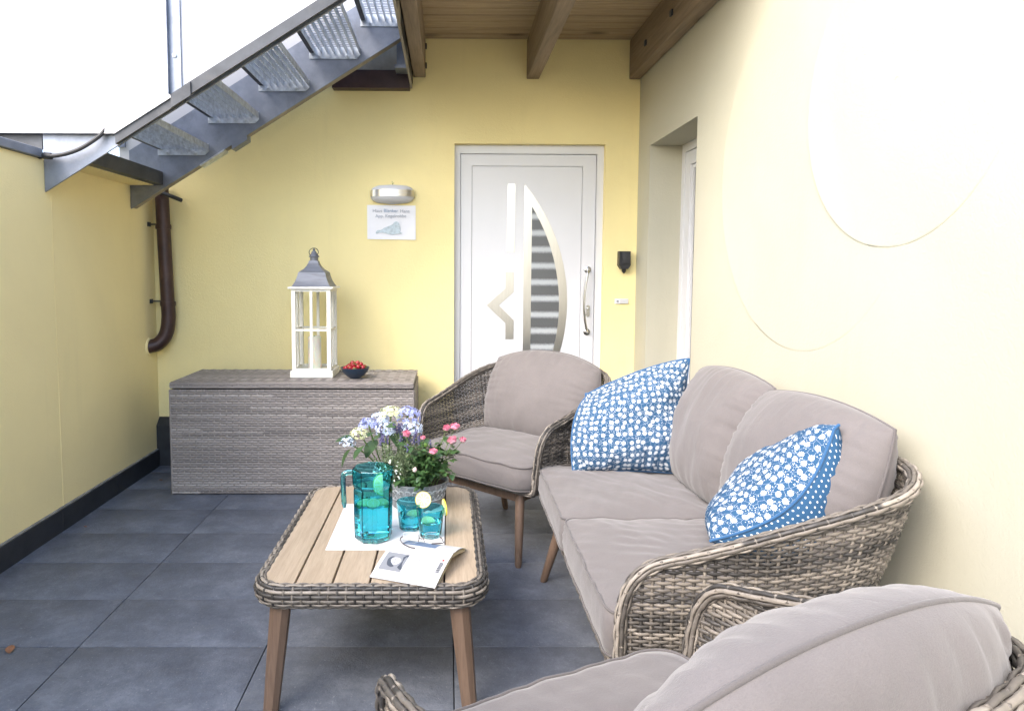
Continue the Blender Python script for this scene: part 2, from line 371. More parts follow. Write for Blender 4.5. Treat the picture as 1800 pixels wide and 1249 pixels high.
def part(name, parent):
    o = bpy.data.objects.new(name, None); COL.objects.link(o); o.parent = parent; o.empty_display_size = .05
    ORG[o.name] = ORG[parent.name]; return o
def smooth_path(pts, n, closed=False):
    P = np.asarray(pts, float); k = len(P)
    if closed: Q = np.vstack([P[-1], P, P[0], P[1]]); segs = k
    else: Q = np.vstack([2*P[0]-P[1], P, 2*P[-1]-P[-2]]); segs = k-1
    out = []
    for i in range(segs):
        p0, p1, p2, p3 = Q[i:i+4]; m_ = 24
        t = (np.arange(m_)/m_)[:, None]
        out.append(.5*((2*p1)+(-p0+p2)*t+(2*p0-5*p1+4*p2-p3)*t*t+(-p0+3*p1-3*p2+p3)*t**3))
    out = np.vstack(out+[Q[-3 if closed else -2][None]]) if not closed else np.vstack(out+[P[0][None]])
    d = np.concatenate([[0], np.cumsum(np.linalg.norm(np.diff(out, axis=0), axis=1))])
    u = np.linspace(0, d[-1], n) if not closed else np.linspace(0, d[-1], n, endpoint=False)
    return np.stack([np.interp(u, d, out[:, i]) for i in range(P.shape[1])], 1)
def wob(x, y, seed, k=6, f=1.0):
    r = np.random.default_rng(seed); o = 0
    for i in range(k):
        a = r.uniform(0, 2*PI); fr = f*r.uniform(.6, 2.2)
        o = o+np.sin(fr*(np.cos(a)*x+np.sin(a)*y)*2*PI+r.uniform(0, 6.28))
    return o/math.sqrt(k)

# ------------------------------------------------------------------ weaving
def tint_for(row, u, r, seglen=.55, band=None):
    """one colour per length of strand"""
    off = r.uniform(0, seglen); idx = np.floor((u+off)/seglen).astype(int); idx -= idx.min()
    vals = np.clip(r.normal(.5, .26, idx.max()+1), .02, .98)
    t = vals[idx]
    if band is not None: t = np.clip(t*.6+band*.4, 0, 1)
    return t
def weave(mb, S, L, wsp, nrow, vrow, A, hh, ht, ns=3, closed=False, mask=None, seed=1, seglen=.5, band=0, warp=True, warpw=.0045, warpt=.48, lift=0):
    """S(u, v)->(P, N).  nrow weft strands at v=vrow(k,u); warps every wsp of u"""
    r = np.random.default_rng(seed); nw = max(2, int(round(L/wsp)))
    if closed: nw += nw % 2
    ws = L/nw; nu = nw*ns+(0 if closed else 1); u = np.arange(nu)*L/(nw*ns)
    Pr = []; Nr = []
    for k in range(nrow):
        v = vrow(k, u); P, Nn = S(u, v); o = A*np.cos(PI*(u/ws)+PI*k)
        Pr.append(P); Nr.append(Nn)
        ok = np.ones(nu, bool) if mask is None else mask(u, v, k)
        bd = (.5+.5*math.sin(k*.75+1.3*math.sin(k*.31))) if band else None
        tint = np.clip(tint_for(k, u, r, seglen, bd)+lift, .02, .98)
        T = np.gradient(P, axis=0) if not closed else np.roll(P, -1, 0)-np.roll(P, 1, 0)
        T = nrm(T); B = nrm(np.cross(Nn, T)); Cc = P+Nn*o[:, None]
        h = (hh(u, k) if callable(hh) else np.full(nu, hh))*(.80+.20*np.abs(np.cos(PI*u/ws)))
        if closed and ok.all(): mb.strip(Cc, B*h[:, None], Nn*ht, 6, tint, True); continue
        idx = np.flatnonzero(ok)
        if len(idx) < 2: continue
        for run in np.split(idx, np.flatnonzero(np.diff(idx) > 1)+1):
            if len(run) > 1: mb.strip(Cc[run], B[run]*h[run][:, None], Nn[run]*ht, 6, tint[run])
    if warp:
        for i in range(nw if closed else nw+1):
            j = min(i*ns, nu-1); C = []; NN = []
            for k in range(nrow):
                v = vrow(k, u)
                if mask is not None and not mask(u, v, k)[j]: continue
                C.append(Pr[k][j]-Nr[k][j]*A*.9*math.cos(PI*(i+k))); NN.append(Nr[k][j])
            if len(C) < 2: continue
            C = np.array(C); NN = np.array(NN); T = nrm(np.gradient(C, axis=0)); B = nrm(np.cross(NN, T))
            mb.strip(C, B*warpw, NN*.0016, 4, np.full(len(C), np.clip(r.normal(warpt, .18), .05, 1)))
    return mb
def tube_weave(mb, path, rad, rows, wsp, closed=False, seed=3, A=.0028, seglen=.4, el=(1, 1), arc=(0, 2*PI), E=None, ns=3, band=0, warpt=.55, lift=0):
    C = np.asarray(path); n = len(C)
    Cx = np.vstack([C, C[:1]]) if closed else C
    d = np.concatenate([[0], np.cumsum(np.linalg.norm(np.diff(Cx, axis=0), axis=1))]); L = d[-1]
    T, E1, E2 = frames(C, closed)
    if E is not None: E1, E2 = E
    def ip(a, u):
        ax_ = np.vstack([a, a[:1]]) if closed else a
        return np.stack([np.interp(u, d, ax_[:, i]) for i in range(3)], 1)
    def S(u, v):
        e1, e2 = ip(E1, u), ip(E2, u); c, s_ = np.cos(v)[:, None], np.sin(v)[:, None]
        return ip(C, u)+e1*c*rad*el[0]+e2*s_*rad*el[1], nrm(e1*c/el[0]+e2*s_/el[1])
    full = abs(arc[1]-arc[0]-2*PI) < 1e-6
    vr = lambda k, u: np.full_like(u, arc[0]+(arc[1]-arc[0])*(k/rows if full else k/(rows-1)))
    per = (arc[1]-arc[0])*rad*(el[0]+el[1])/2/rows
    return weave(mb, S, L, wsp, rows, vr, A, per*.52, .0032, ns=ns, closed=closed, seed=seed, seglen=seglen, band=band, warpt=warpt, lift=lift)

def shell(plan, zb, rim, flare, dz, wsp, roll, seed, front_rail=True):
    """open-fronted basket shell.  plan: 2D top outline from one arm front to the other (outward = right of travel or left, fixed by centre)"""
    n = len(plan); d = np.concatenate([[0], np.cumsum(np.linalg.norm(np.diff(plan, axis=0), axis=1))]); L = d[-1]
    T = nrm(np.gradient(plan, axis=0)); nn = np.stack([T[:, 1], -T[:, 0]], 1)
    cen = (plan[0]+plan[-1])/2
    if np.mean(np.sum(nn*(plan-plan.mean(0)), 1)) < 0: nn = -nn
    z1 = max(rim(x/L) for x in np.linspace(0, 1, 101))
    rr = np.vectorize(lambda s_: rim(s_)); ff = np.vectorize(lambda s_: flare(s_))
    def S(u, z):
        p = np.stack([np.interp(u, d, plan[:, i]) for i in (0, 1)], 1); m_ = nrm(np.stack([np.interp(u, d, nn[:, i]) for i in (0, 1)], 1))
        t = np.clip((z-zb)/(z1-zb), 0, 1); q = ff(u/L)*(1-t)**1.35
        tilt = ff(u/L)*1.35*(1-t)**.35/(z1-zb)
        P = np.column_stack([p-m_*q[:, None], z]); Nn = nrm(np.column_stack([m_, -tilt])); return P, Nn
    rims = lambda u: rr(np.clip(u/L, 0, 1))
    rmin, rmax = float(rr(.12)), z1
    g = lambda u: 1+.18*np.clip((rims(u)-rmin)/(rmax-rmin), 0, 1)
    nrow = int((z1-zb)/dz)
    mb = MB()
    weave(mb, S, L, wsp, nrow, lambda k, u: zb+(k+.5)*dz*g(u), .0031, lambda u, k: dz*.5*g(u), .0030, ns=3,
          mask=lambda u, v, k: v < rims(u)-.004, seed=seed, band=1, seglen=.45)
    us = np.linspace(0, L, 260); zt = rims(us)
    top, _ = S(us, zt)
    a, _ = S(np.zeros(6), np.linspace(zb, zt[0]-.012, 6)); b, _ = S(np.full(6, L), np.linspace(zt[-1]-.012, zb, 6))
    loop = np.vstack([a, top, b])
    if front_rail:
        fr = np.linspace(b[-1], a[0], 40)[1:-1]; loop = np.vstack([loop, fr])
    dd = np.concatenate([[0], np.cumsum(np.linalg.norm(np.diff(np.vstack([loop, loop[:1]]), axis=0), axis=1))])
    q = np.linspace(0, dd[-1], 400, endpoint=False); lp = np.vstack([loop, loop[:1]])
    loop = np.stack([np.interp(q, dd, lp[:, i]) for i in range(3)], 1)
    for _ in range(4): loop = (np.roll(loop, 1, 0)+loop*2+np.roll(loop, -1, 0))/4
    rb = MB(); tube_weave(rb, loop, roll, 8, wsp*1.15, closed=True, seed=seed+5, A=.0019, seglen=.35, warpt=.55, lift=.10)
    rc = MB(); rc.tube(loop, roll*.93, 8, closed=True)
    return mb, rb, rc, S, L

# ------------------------------------------------------------------ cushions
def pillow(w, h, t, corner=.25, top=None, bot=None, left=None, right=None, n=60, power=.55, seed=1, crease=.006, cl=.07, bend=None, pinch=.04):
    """knife-edge cushion in local x (width, centred), y (0..h), z (thickness); returns front, back, piping builders"""
    g = np.sin(np.linspace(-PI/2, PI/2, n)); U, V = np.meshgrid(g, g, indexing='ij')
    u = U*np.sqrt(1-corner*V*V/2); v = V*np.sqrt(1-corner*U*U/2)
    k = math.sqrt(1-corner/2); u, v = u/(1-(1-k)*.35), v/(1-(1-k)*.35); lgk = min(1.6, crease/.0075)
    px = u*w/2*(1-pinch*(1-V*V)); yt = h*(.5+.5*v*(1-pinch*(1-U*U)))
    if top is not None: yt = yt*(1+(top(u)-1)*np.clip(.5+.5*v, 0, 1)**1.2)
    base = np.clip((1-np.abs(U)**2.2)*(1-np.abs(V)**2.2), 0, 1)**power
    ed = np.minimum(1-np.abs(U), 1-np.abs(V))*min(w, h)/2
    out = []
    for sgn in (1, -1):
        s_ = np.where(np.abs(U) > np.abs(V), V*h, U*w)
        cr = crease*np.exp(-ed/cl)*(1-np.exp(-ed/.02))*(.55*wob(s_, ed*.25, seed+int(sgn), 7, 13)+.45*wob(s_, ed*.4, seed+40+int(sgn), 6, 6))
        lg = .6*crease*wob(px, yt, seed+9+int(sgn), 5, 2.6)*base+.22*crease*wob(px*1.0, yt*.35, seed+19+int(sgn), 7, 9)*base
        Z = sgn*(t/2*base+cr+lg)
        P = np.stack([px, yt, Z], -1)
        if bend is not None: P = bend(P)
        au = np.concatenate([np.zeros((1, n)), np.cumsum(np.linalg.norm(np.diff(P, axis=0), axis=2), 0)]); au = au-au[n//2:n//2+1]
        av = np.concatenate([np.zeros((n, 1)), np.cumsum(np.linalg.norm(np.diff(P, axis=1), axis=2), 1)], 1); av = av-av[:, n//2:n//2+1]
        uv = np.stack([au, av, np.zeros_like(px)], -1)
        out.append(MB().grid(P, uv=uv))
        if sgn == 1: edge = np.vstack([P[:, 0], P[-1, 1:], P[-2::-1, -1], P[0, -2:0:-1]])
    return out[0], out[1], MB().tube(edge, .0048, 7, closed=True)
def boxed(w, d, t, r=.05, crown=.02, seed=1, droop=0.0, nosefn=None):
    """boxed cushion centred in x,y with its bottom at z=0"""
    m_ = 40; pts = []
    for cx, cy, a0 in ((w/2-r, d/2-r, 0), (-w/2+r, d/2-r, 90), (-w/2+r, -d/2+r, 180), (w/2-r, -d/2+r, 270)):
        for a in np.linspace(R(a0), R(a0+90), 8): pts.append((cx+r*math.cos(a), cy+r*math.sin(a)))
    pts = np.array(pts); pp = np.vstack([pts, pts[:1]]); dd = np.concatenate([[0], np.cumsum(np.linalg.norm(np.diff(pp, axis=0), axis=1))])
    q = np.linspace(0, dd[-1], 160, endpoint=False); O = np.stack([np.interp(q, dd, pp[:, i]) for i in (0, 1)], 1)
    rows = []
    for s_ in np.linspace(.0004, 1, 22): rows.append((s_, t+crown*(1-s_**3)))
    for k in np.linspace(0, 1, 9)[1:-1]: rows.append((1+.035*math.sin(PI*k)**.8*(.12/min(w, d))*4, t*(1-k)))
    for s_ in np.linspace(1, .0004, 10): rows.append((s_, -.2*crown*(1-s_**2)))
    P = []
    for s_, z in rows:
        xy = O*s_; zz = np.full(len(O), z)
        zz = zz+.0035*wob(xy[:, 0], xy[:, 1], seed, 6, 2.5)*(1 if z > t*.4 else .4)+.002*wob(xy[:, 0], xy[:, 1], seed+3, 6, 8)*(z > t*.4)
        if s_ >= 1: 
            o = 1+.006*wob(q, np.full_like(q, z*6), seed+7, 5, 3.5)[:, None]; xy = xy*o
        P.append(np.column_stack([xy, zz]))
    P = np.array(P)
    if nosefn is not None: P = nosefn(P)
    mb = MB().grid(P, False, True)
    pm_ = MB().tube(P[21]*np.array([1.006, 1.006, 1]), .0042, 7, closed=True).tube(P[29]*np.array([1.004, 1.004, 1]), .0042, 7, closed=True)
    return mb, pm_
def place(origin, xd, yd):
    x = Vector(xd).normalized(); y = Vector(yd); y = (y-x*y.dot(x)).normalized(); z = x.cross(y)
    m_ = Matrix.Identity(4)
    for i, a in enumerate((x, y, z)):
        for j in range(3): m_[j][i] = a[j]
    m_.translation = origin; return m_
def put_pillow(name, label, cat, mat4, builders, mats, group=None, front='front_panel', back='back_panel'):
    root = thing(name, label, cat, local=True, group=group); root.matrix_world = mat4
    for nm, b, mt in zip((front, back, 'piping'), builders, mats): b.build(nm, mt, root, smooth=180, fix=False)
    return root
# ================================================================== SETTING
XL, XR, YB = -2.085, 1.345, 4.82
tag(MB().box(-60, 60, -60, 60, -.30, -.12).build('ground', M['bed'], smooth=0), None, None, kind='structure')
floor = thing('floor', 'dark slate grey tiled terrace floor', None); floor['kind'] = 'structure'; floor['label'] = 'dark slate grey tiled terrace floor'
MB().box(XL-.02, XR+.02, -3.1, YB+.02, -.10, -.012).build('joint_bed', M['bed'], floor, smooth=0)
TX, TY, GX, GY = .6985, .3655, .0035, .0022
tile_me = {}
def floor_tile(x0, x1, y0, y1):
    key = (round(x1-x0, 4), round(y1-y0, 4)); cx, cy = (x0+x1)/2, (y0+y1)/2
    z = float(rng.normal(0, .0006))
    if key not in tile_me:
        hx, hy = (x1-x0)/2, (y1-y0)/2
        o = MB().box(-hx, hx, -hy, hy, -.012, 0, .0025).build('tile', M['tile'], floor, smooth=40, loc=(cx, cy, z)); tile_me[key] = o
    else:
        o = tile_me[key].copy(); COL.objects.link(o); o.location = (cx, cy, z)
    o.rotation_euler.z = 0
for i in range(-5, 4):
    for j in range(-15, 8):
        xa, xb = max(.024+i*TX+GX/2, XL), min(.024+(i+1)*TX-GX/2, XR)
        ya, yb = 2.422+j*TY+GY/2, min(2.422+(j+1)*TY-GY/2, YB)
        if xb-xa > .02 and yb-ya > .02: floor_tile(xa, xb, ya, yb)
tag(MB().box(-14, XL-.22, -12, 12, 1.80, 1.94).build('upper_terrace', M['bed'], smooth=0), None, None, kind='structure')

# ---- back wall with the front door
DX0, DX1, DZ = .044, 1.112, 2.295
back = thing('house_wall', 'strong yellow rendered wall at the back, holding the white front door', 'wall', (0, YB, 0))
MB().prism([(XL-.02, -.1), (DX0, -.1), (DX0, DZ), (DX1, DZ), (DX1, -.1), (XR+.3, -.1), (XR+.3, 3.06), (XL-.02, 3.06)], 'y', YB, YB+.3).build('wall_surface', M['yellow'], back, smooth=0)
pl = MB(); prof = [(YB, 0), (4.765, 0), (4.765, .292), (YB, .345)]
pl.prism([(y, z) for y, z in prof], 'x', XL+.002, -.2); pl.build('plinth', M['skirt'], back, smooth=0)
door = part('door', back); YD = YB+.06
f = MB()
for pr_ in ([(DX0, 0), (DX0+.042, 0), (DX0+.042, DZ-.06), (DX0, DZ-.0)], [(DX1, 0), (DX1, DZ), (DX1-.048, DZ-.06), (DX1-.048, 0)], [(DX0, DZ), (DX0+.042, DZ-.06), (DX1-.048, DZ-.06), (DX1, DZ)]):
    f.prism(pr_, 'y', YD-.004, YD+.08)
f.box(DX0+.0, DX1, YD+.06, YD+.09, 0, DZ)
f.build('frame', M['white'], door, smooth=0)
LX0, LX1, LZ = DX0+.046, DX1-.052, DZ-.064
PX0, PX1, PZ = .173, .962, 2.148
lf = MB()
for pr_ in ([(LX0, .02), (PX0-.003, .02), (PX0-.003, PZ+.003), (LX0, LZ)], [(PX1+.003, .02), (LX1, .02), (LX1, LZ), (PX1+.003, PZ+.003)], [(LX0, LZ), (PX0-.003, PZ+.003), (PX1+.003, PZ+.003), (LX1, LZ)]):
    lf.prism(pr_, 'y', YD+.008, YD+.05)
lf.build('leaf_border', M['white'], door, smooth=0)
MB().box(PX0, PX1, YD+.012, YD+.045, .02, PZ).build('door_panel', M['white'], door, smooth=0)
MB().box(PX0-.02, PX1+.02, YD+.03, YD+.048, .01, PZ+.02).build('gasket', M['black'], door, smooth=0)
YI = YD+.0095
def inlay(poly): return MB().prism(poly, 'y', YI, YD+.02).build('steel_inlay', M['inlay'], door, smooth=0)
inlay([(.425, 1.538), (.482, 1.538), (.484, 2.025), (.427, 2.025)])
inlay([(.418, 1.392), (.478, 1.392), (.478, 1.250), (.372, 1.153), (.480, 1.045), (.480, .906), (.420, .906), (.420, 1.022), (.281, 1.153), (.418, 1.275)])
inlay([(.420, .764), (.480, .764), (.480, .30), (.420, .30)])
def arcpts(x0, bulge, zc, hh_, n=28):
    Rr = (hh_*hh_+bulge*bulge)/(2*bulge)
    return [(x0+bulge-Rr+math.sqrt(Rr*Rr-z*z), zc+z) for z in np.linspace(-hh_, hh_, n)]
outer = arcpts(.548, .320, 1.165, .860); inner = arcpts(.604, .205, 1.150, .715)
sail = MB(); n_ = len(outer)
o_ = outer+[(.548, outer[-1][1]-.001-i*(outer[-1][1]-outer[0][1])/n_) for i in range(1, n_)]
i_ = inner+[(.604, inner[-1][1]-.001-i*(inner[-1][1]-inner[0][1])/n_) for i in range(1, n_)]
ring = np.array([[(x, YI, z) for x, z in o_], [(x, YI, z) for x, z in i_], [(x, YD+.02, z) for x, z in i_], [(x, YD+.02, z) for x, z in o_]])
sail.grid(ring, True, True); sail.build('sail_trim', M['inlay'], door, smooth=25)
MB().prism(inner, 'y', YI+.0008, YD+.02).build('sail_pane', M['doorglass'], door, smooth=0)
for z in (1.413, .962):
    MB().lathe([(.0, .0), (.024, .0), (.026, .003), (.024, .009), (.014, .012), (.012, .03), (.0, .031)], 20).xf(Matrix.Translation((1.012, YD+.008, z)) @ Matrix.Rotation(R(90), 4, 'X')).build('handle_rose', M['chrome'], door)
hp = [(1.012, YD-.02, 1.413), (1.003, YD-.05, 1.39), (.985, YD-.058, 1.29), (.978, YD-.06, 1.187), (.983, YD-.058, 1.08), (1.0, YD-.05, .985), (1.012, YD-.02, .962)]
MB().tube(smooth_path(hp, 40), .0085, 10).build('door_handle', M['chrome'], door)
MB().prism([(1.018+.013*math.cos(a), 1.115+(.03 if math.sin(a) > 0 else -.03)+.013*math.sin(a)) for a in np.linspace(0, 2*PI, 20, endpoint=False)], 'y', YD-.004, YD+.01).build('lock_plate', M['chrome'], door, smooth=30)
MB().lathe([(0, 0), (.009, 0), (.009, .012), (0, .013)], 14).xf(Matrix.Translation((1.018, YD-.004, 1.13)) @ Matrix.Rotation(R(90), 4, 'X')).build('lock_cylinder', M['chrome'], door)

# ---- right wall with terrace door and relief discs
WY0, WY1, WZ = 3.695, 4.548, 2.238
right = thing('side_wall', 'pale cream rendered wall on the right with round plaster reliefs, behind the sofa', 'wall', (XR, 2, 0))
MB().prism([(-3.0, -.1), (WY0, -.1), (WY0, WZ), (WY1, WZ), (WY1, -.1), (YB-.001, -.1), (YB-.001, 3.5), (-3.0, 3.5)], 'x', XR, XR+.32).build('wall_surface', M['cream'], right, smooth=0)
win = part('terrace_door', right); XF = XR+.215
def rect_frame(b, y0, y1, z0, z1, wd, xa, xb):
    for pr_ in ([(y0, z0), (y0+wd, z0+wd), (y0+wd, z1-wd), (y0, z1)], [(y1, z0), (y1, z1), (y1-wd, z1-wd), (y1-wd, z0+wd)], [(y0, z1), (y0+wd, z1-wd), (y1-wd, z1-wd), (y1, z1)], [(y0, z0), (y1, z0), (y1-wd, z0+wd), (y0+wd, z0+wd)]):
        b.prism(pr_, 'x', xa, xb)
    return b
rect_frame(MB(), WY0, WY1, .02, WZ, .055, XF, XF+.07).build('door_frame', M['white'], win, smooth=0)
rect_frame(MB(), WY0+.060, WY1-.060, .08, WZ-.060, .085, XF+.006, XF+.06).build('sash', M['white'], win, smooth=0)
rect_frame(MB(), WY0+.150, WY1-.150, .17, WZ-.150, .022, XF+.018, XF+.05).build('glazing_bead', M['white'], win, smooth=0)
MB().box(XF+.035, XF+.045, WY0+.15, WY1-.15, .17, WZ-.15).build('pane', M['dark_pane'], win, smooth=0)
MB().box(XF+.03, XF+.068, WY0+.02, WY1-.02, .04, WZ-.02).build('gasket', M['black'], win, smooth=0)
MB().box(XR+.30, XR+.318, WY0-.05, WY1+.05, 0, WZ+.05).build('backing', M['panelwhite'], win, smooth=0)
def relief(cy, cz, ry, rz, ang, off=.0008):
    P = []; th = np.linspace(0, 2*PI, 96, endpoint=False)
    for s_ in list(np.linspace(.02, .985, 22))+[.996, 1.0]:
        yy, zz = cy+ry*s_*np.cos(th), cz+rz*s_*np.sin(th)
        lift = np.clip(.06+1.0*np.cos(th-ang), 0, 1)**1.2*.0125*max(0, (s_-.70)/.30)**1.5*(1 if s_ < .999 else 0)-(off+.0003)*(s_ >= .999)
        P.append(np.column_stack([XR-off-lift, yy, zz]))
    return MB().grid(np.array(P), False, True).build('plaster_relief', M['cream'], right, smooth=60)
relief(2.60, 1.83, .705, .735, R(8))
relief(2.055, 1.975, .475, .50, R(4), .0017)

# ---- left garden wall
gw = thing('garden_wall', 'low yellow rendered garden wall on the left with black tile skirting', 'wall', (XL, 2, 0))
MB().box(XL-.24, XL, -3, YB-.002, -.1, 1.965).build('wall_surface', M['gardenwall'], gw, smooth=0)
MB().box(XL-.20, -1.928, 3.552, 4.474, 1.952, 1.972).build('soffit', M['gardenwall'], gw, smooth=0)
y = -3.0
while y < 4.76:
    y2 = min(y+.595, 4.762)
    MB().box(XL+.001, XL+.021, y+.001, y2-.001, -.01, .118, .0015).build('skirting_tile', M['skirt'], gw, smooth=0); MB().box(XL+.0005, XL+.015, y, y2, .1185, .1185+float(rng.uniform(.004, .008)), .001).build('skirting_mortar', M['mortar'], gw, smooth=0); y = y2+.0
MB().box(XL-.255, XL+.022, -3, 3.50, 1.968, 2.012, .004).build('coping_edge', M['steel'], gw, smooth=0)
MB().box(XL+.0012, XL+.0035, 3.585, 3.589, .12, 1.79).build('render_seam', M['gardenwall'], gw, smooth=0)

# ---- canopy roof
RF = 3.02
roof = thing('canopy_roof', 'timber canopy roof with three brown beams and pine boards over the front door', 'roof', (.5, 4, 2.74))
for x0, x1, z0 in ((-.243, -.160, 2.745), (.546, .634, 2.738), (1.264, 1.341, 2.740)):
    MB().box(x0, x1, RF-.25, YB-.002, z0, 3.006, .006).build('beam', M['beam'], roof, smooth=0)
y = YB-.003; bw = .112
while y > RF-.30:
    y2 = y-bw*float(rng.uniform(.94, 1.06))
    b = MB(); dz_ = float(rng.uniform(-.0015, .0015)); b.prism([(y2+.0022, 3.016), (y2+.009, 3.0075+dz_), (y-.009, 3.0075+dz_), (y-.0022, 3.016), (y-.0022, 3.03), (y2+.0022, 3.03)], 'x', -.255, XR-.002); b.build('ceiling_board', M['board'], roof, smooth=0); y = y2
MB().box(-.27, XR-.002, RF-.32, YB, 3.032, 3.09).build('roof_cover', M['darksteel'], roof, smooth=0)
MB().box(-.264, -.252, RF-.30, YB-.012, 2.668, 3.10).build('fascia_board', M['beige'], roof, smooth=0)
fm = MB(); ys = np.linspace(RF-.30, YB-.012, 40); fm.grid(np.stack([np.column_stack([np.full(40, -.2505)+.004*wob(ys, ys*0, 3, 5, 2), ys, np.full(40, zz)+.006*wob(ys, ys*0, 5, 5, 1.5)]) for zz in (2.69, 2.9, 3.09)])); fm.build('roofing_felt', M['rubber'], roof)
for z in (2.80, 2.93): MB().box(-.160, -.150, YB-.05, YB-.02, z, z+.035, .003).build('bolt_head', M['darksteel'], roof, smooth=0)
for yy in (4.4, 3.9): MB().box(1.252, 1.264, yy, yy+.035, 2.84, 2.875, .004).build('bolt_head', M['darksteel'], roof, smooth=0)

# ---- steel staircase
st = thing('steel_staircase', 'grey steel outdoor staircase with grated treads and white side panels', 'staircase', (XL, 4, 1.8))
mS = .620; YN, YF = 3.535, 4.478
low = lambda x: 1.800+(x-XL)*mS
def stringer(y0, y1):
    return MB().prism([(XL+.003, 1.800), (.2-.47, low(-.27)), (-.27, low(-.27)+.375), (XL+.003+.05, low(XL)+.375+.03), (XL+.003, 1.80+.375)], 'y', y0, y1).build('stringer', M['steel'], st, smooth=0)
stringer(YN, YN+.012); stringer(YF, YF+.012)
b = MB(); b.prism([(XL+.01, low(XL+.01)+.0), (-.27, low(-.27)), (-.27, low(-.27)+.012), (XL+.01, low(XL+.01)+.012)], 'y', YF+.0125, YF+.07); b.build('flange', M['beige'], st, smooth=0)
b = MB(); b.prism([(-1.62, low(-1.62)-.012), (-1.46, low(-1.46)-.012), (-1.46, low(-1.46)-.0005), (-1.62, low(-1.62)-.0005)], 'y', YF-.01, YF+.075); b.build('splice_plate', M['zinc'], st, smooth=0)
b = MB(); b.prism([(-1.41, low(-1.41)-.035), (-1.31, low(-1.31)-.035), (-1.31, low(-1.31)-.0005), (-1.41, low(-1.41)-.0005)], 'y', YF-.01, YF+.075); b.build('splice_plate', M['steel'], st, smooth=0)
bar_me = rod_me = None
for i in range(6):
    x0 = -1.893+.331*i; z0 = 2.147+.2055*i
    tr = part('tread', st)
    ml = []
    for yy0, yy1 in ((YF-.006, YF-.0005), (YN+.0125, YN+.018)):
        ml.append(MB().prism([(x0, z0), (x0+.305, z0), (x0+.33, z0+.025), (x0+.33, z0+.075), (x0, z0+.075)], 'y', yy0, yy1).build('end_plate', M['zinc'], tr, smooth=0))
    for k in range(8):
        xb = x0+.035+k*.0415
        MB().box(xb, xb+.004, YN+.0185, YF-.0065, z0+.032, z0+.070).build('bearing_bar', M['zinc'], tr, smooth=0)
    rods = MB()
    for yy in np.arange(YN+.05, YF-.02, .038): rods.box(x0+.03, x0+.328, yy, yy+.0045, z0+.0655, z0+.0715)
    o = rods.build('cross_rod', M['zinc'], tr, smooth=0); o['kind'] = 'stuff'
    MB().box(x0+.004, x0+.030, YN+.0185, YF-.0065, z0+.035, z0+.072, .002).build('nosing', M['darksteel'], tr, smooth=0)
    for dx in (.062, .245):
        MB().lathe([(0, 0), (.016, 0), (.016, .003), (.0085, .004), (.0085, .011), (.004, .012), (.004, .02), (0, .02)], 10).xf(Matrix.Translation((x0+dx, YF-.006, z0+.016)) @ Matrix.Rotation(R(90), 4, 'X')).build('bolt', M['zinc'], tr, smooth=30)
YP = YN-.034
def panel(poly, y0): return MB().prism(poly, 'y', y0, y0+.008).build('railing_panel', M['panelwhite'], st, smooth=0)
up = lambda x: 2.092+(x+1.700)*mS
panel([(-4.2, 2.092), (-1.700, 2.092), (-1.381, up(-1.381)), (-1.381, 3.75), (-4.2, 3.75)], YP)
panel([(-1.376, up(-1.376)), (-.30, up(-.30)), (-.30, 3.75), (-1.376, 3.75)], YP)
panel([(-2.16, low(-2.16)+.33), (-.30, low(-.30)+.33), (-.30, 4.0), (-2.16, 4.0)], YF+.03)
MB().box(-1.413, -1.347, YP-.012, YP-.002, 2.285, 3.75, .001).build('railing_post', M['steel'], st, smooth=0)
MB().box(-1.413, -1.405, YP-.035, YP-.013, 2.285, 3.75).build('post_flange', M['steel'], st, smooth=0)
MB().lathe([(0, 0), (.011, 0), (.011, .006), (0, .009)], 12).xf(Matrix.Translation((-1.378, YP-.012, 2.475)) @ Matrix.Rotation(R(90), 4, 'X')).build('bolt', M['zinc'], st)
def rail(xa, xb, dz0, dz1, y0, y1, nm='lower_rail'):
    return MB().prism([(xa, up(xa)+dz0), (xb, up(xb)+dz0), (xb, up(xb)+dz1), (xa, up(xa)+dz1)], 'y', y0, y1).build(nm, M['darksteel'], st, smooth=0)
rail(-1.335, -.29, -.052, .012, YP-.014, YP-.002); rail(-1.70, -1.345, -.050, -.002, YP+.009, YN-.001); rail(-1.40, -1.30, -.062, .006, YP-.022, YP-.015, 'rail_joint')
MB().box(-2.16, -2.115, YF+.014, YF+.028, 2.2, 4.0).build('railing_post', M['steel'], st, smooth=0)
MB().box(-1.925, -1.865, YN+.013, YF-.001, 1.955, 2.040, .002).build('threshold_beam', M['darksteel'], st, smooth=0)
MB().box(-.80, -.268, YB-.085, YB-.003, 2.652, 2.772).build('landing_beam', M['pipe'], st, smooth=0)
MB().box(-.80, -.268, YB-.03, YB-.003, 2.774, 3.05).build('landing_plate', M['beige'], st, smooth=0)
MB().box(-.345, -.285, 4.60, 4.66, 2.76, 3.05).build('hanger', M['steel'], st, smooth=0)
MB().box(-.355, -.268, 4.56, 4.70, 2.735, 2.757).build('hanger', M['steel'], st, smooth=0)
MB().box(-4.2, XL-.002, YN, YN+.012, 2.016, 2.20).build('landing_channel', M['darksteel'], st, smooth=0)
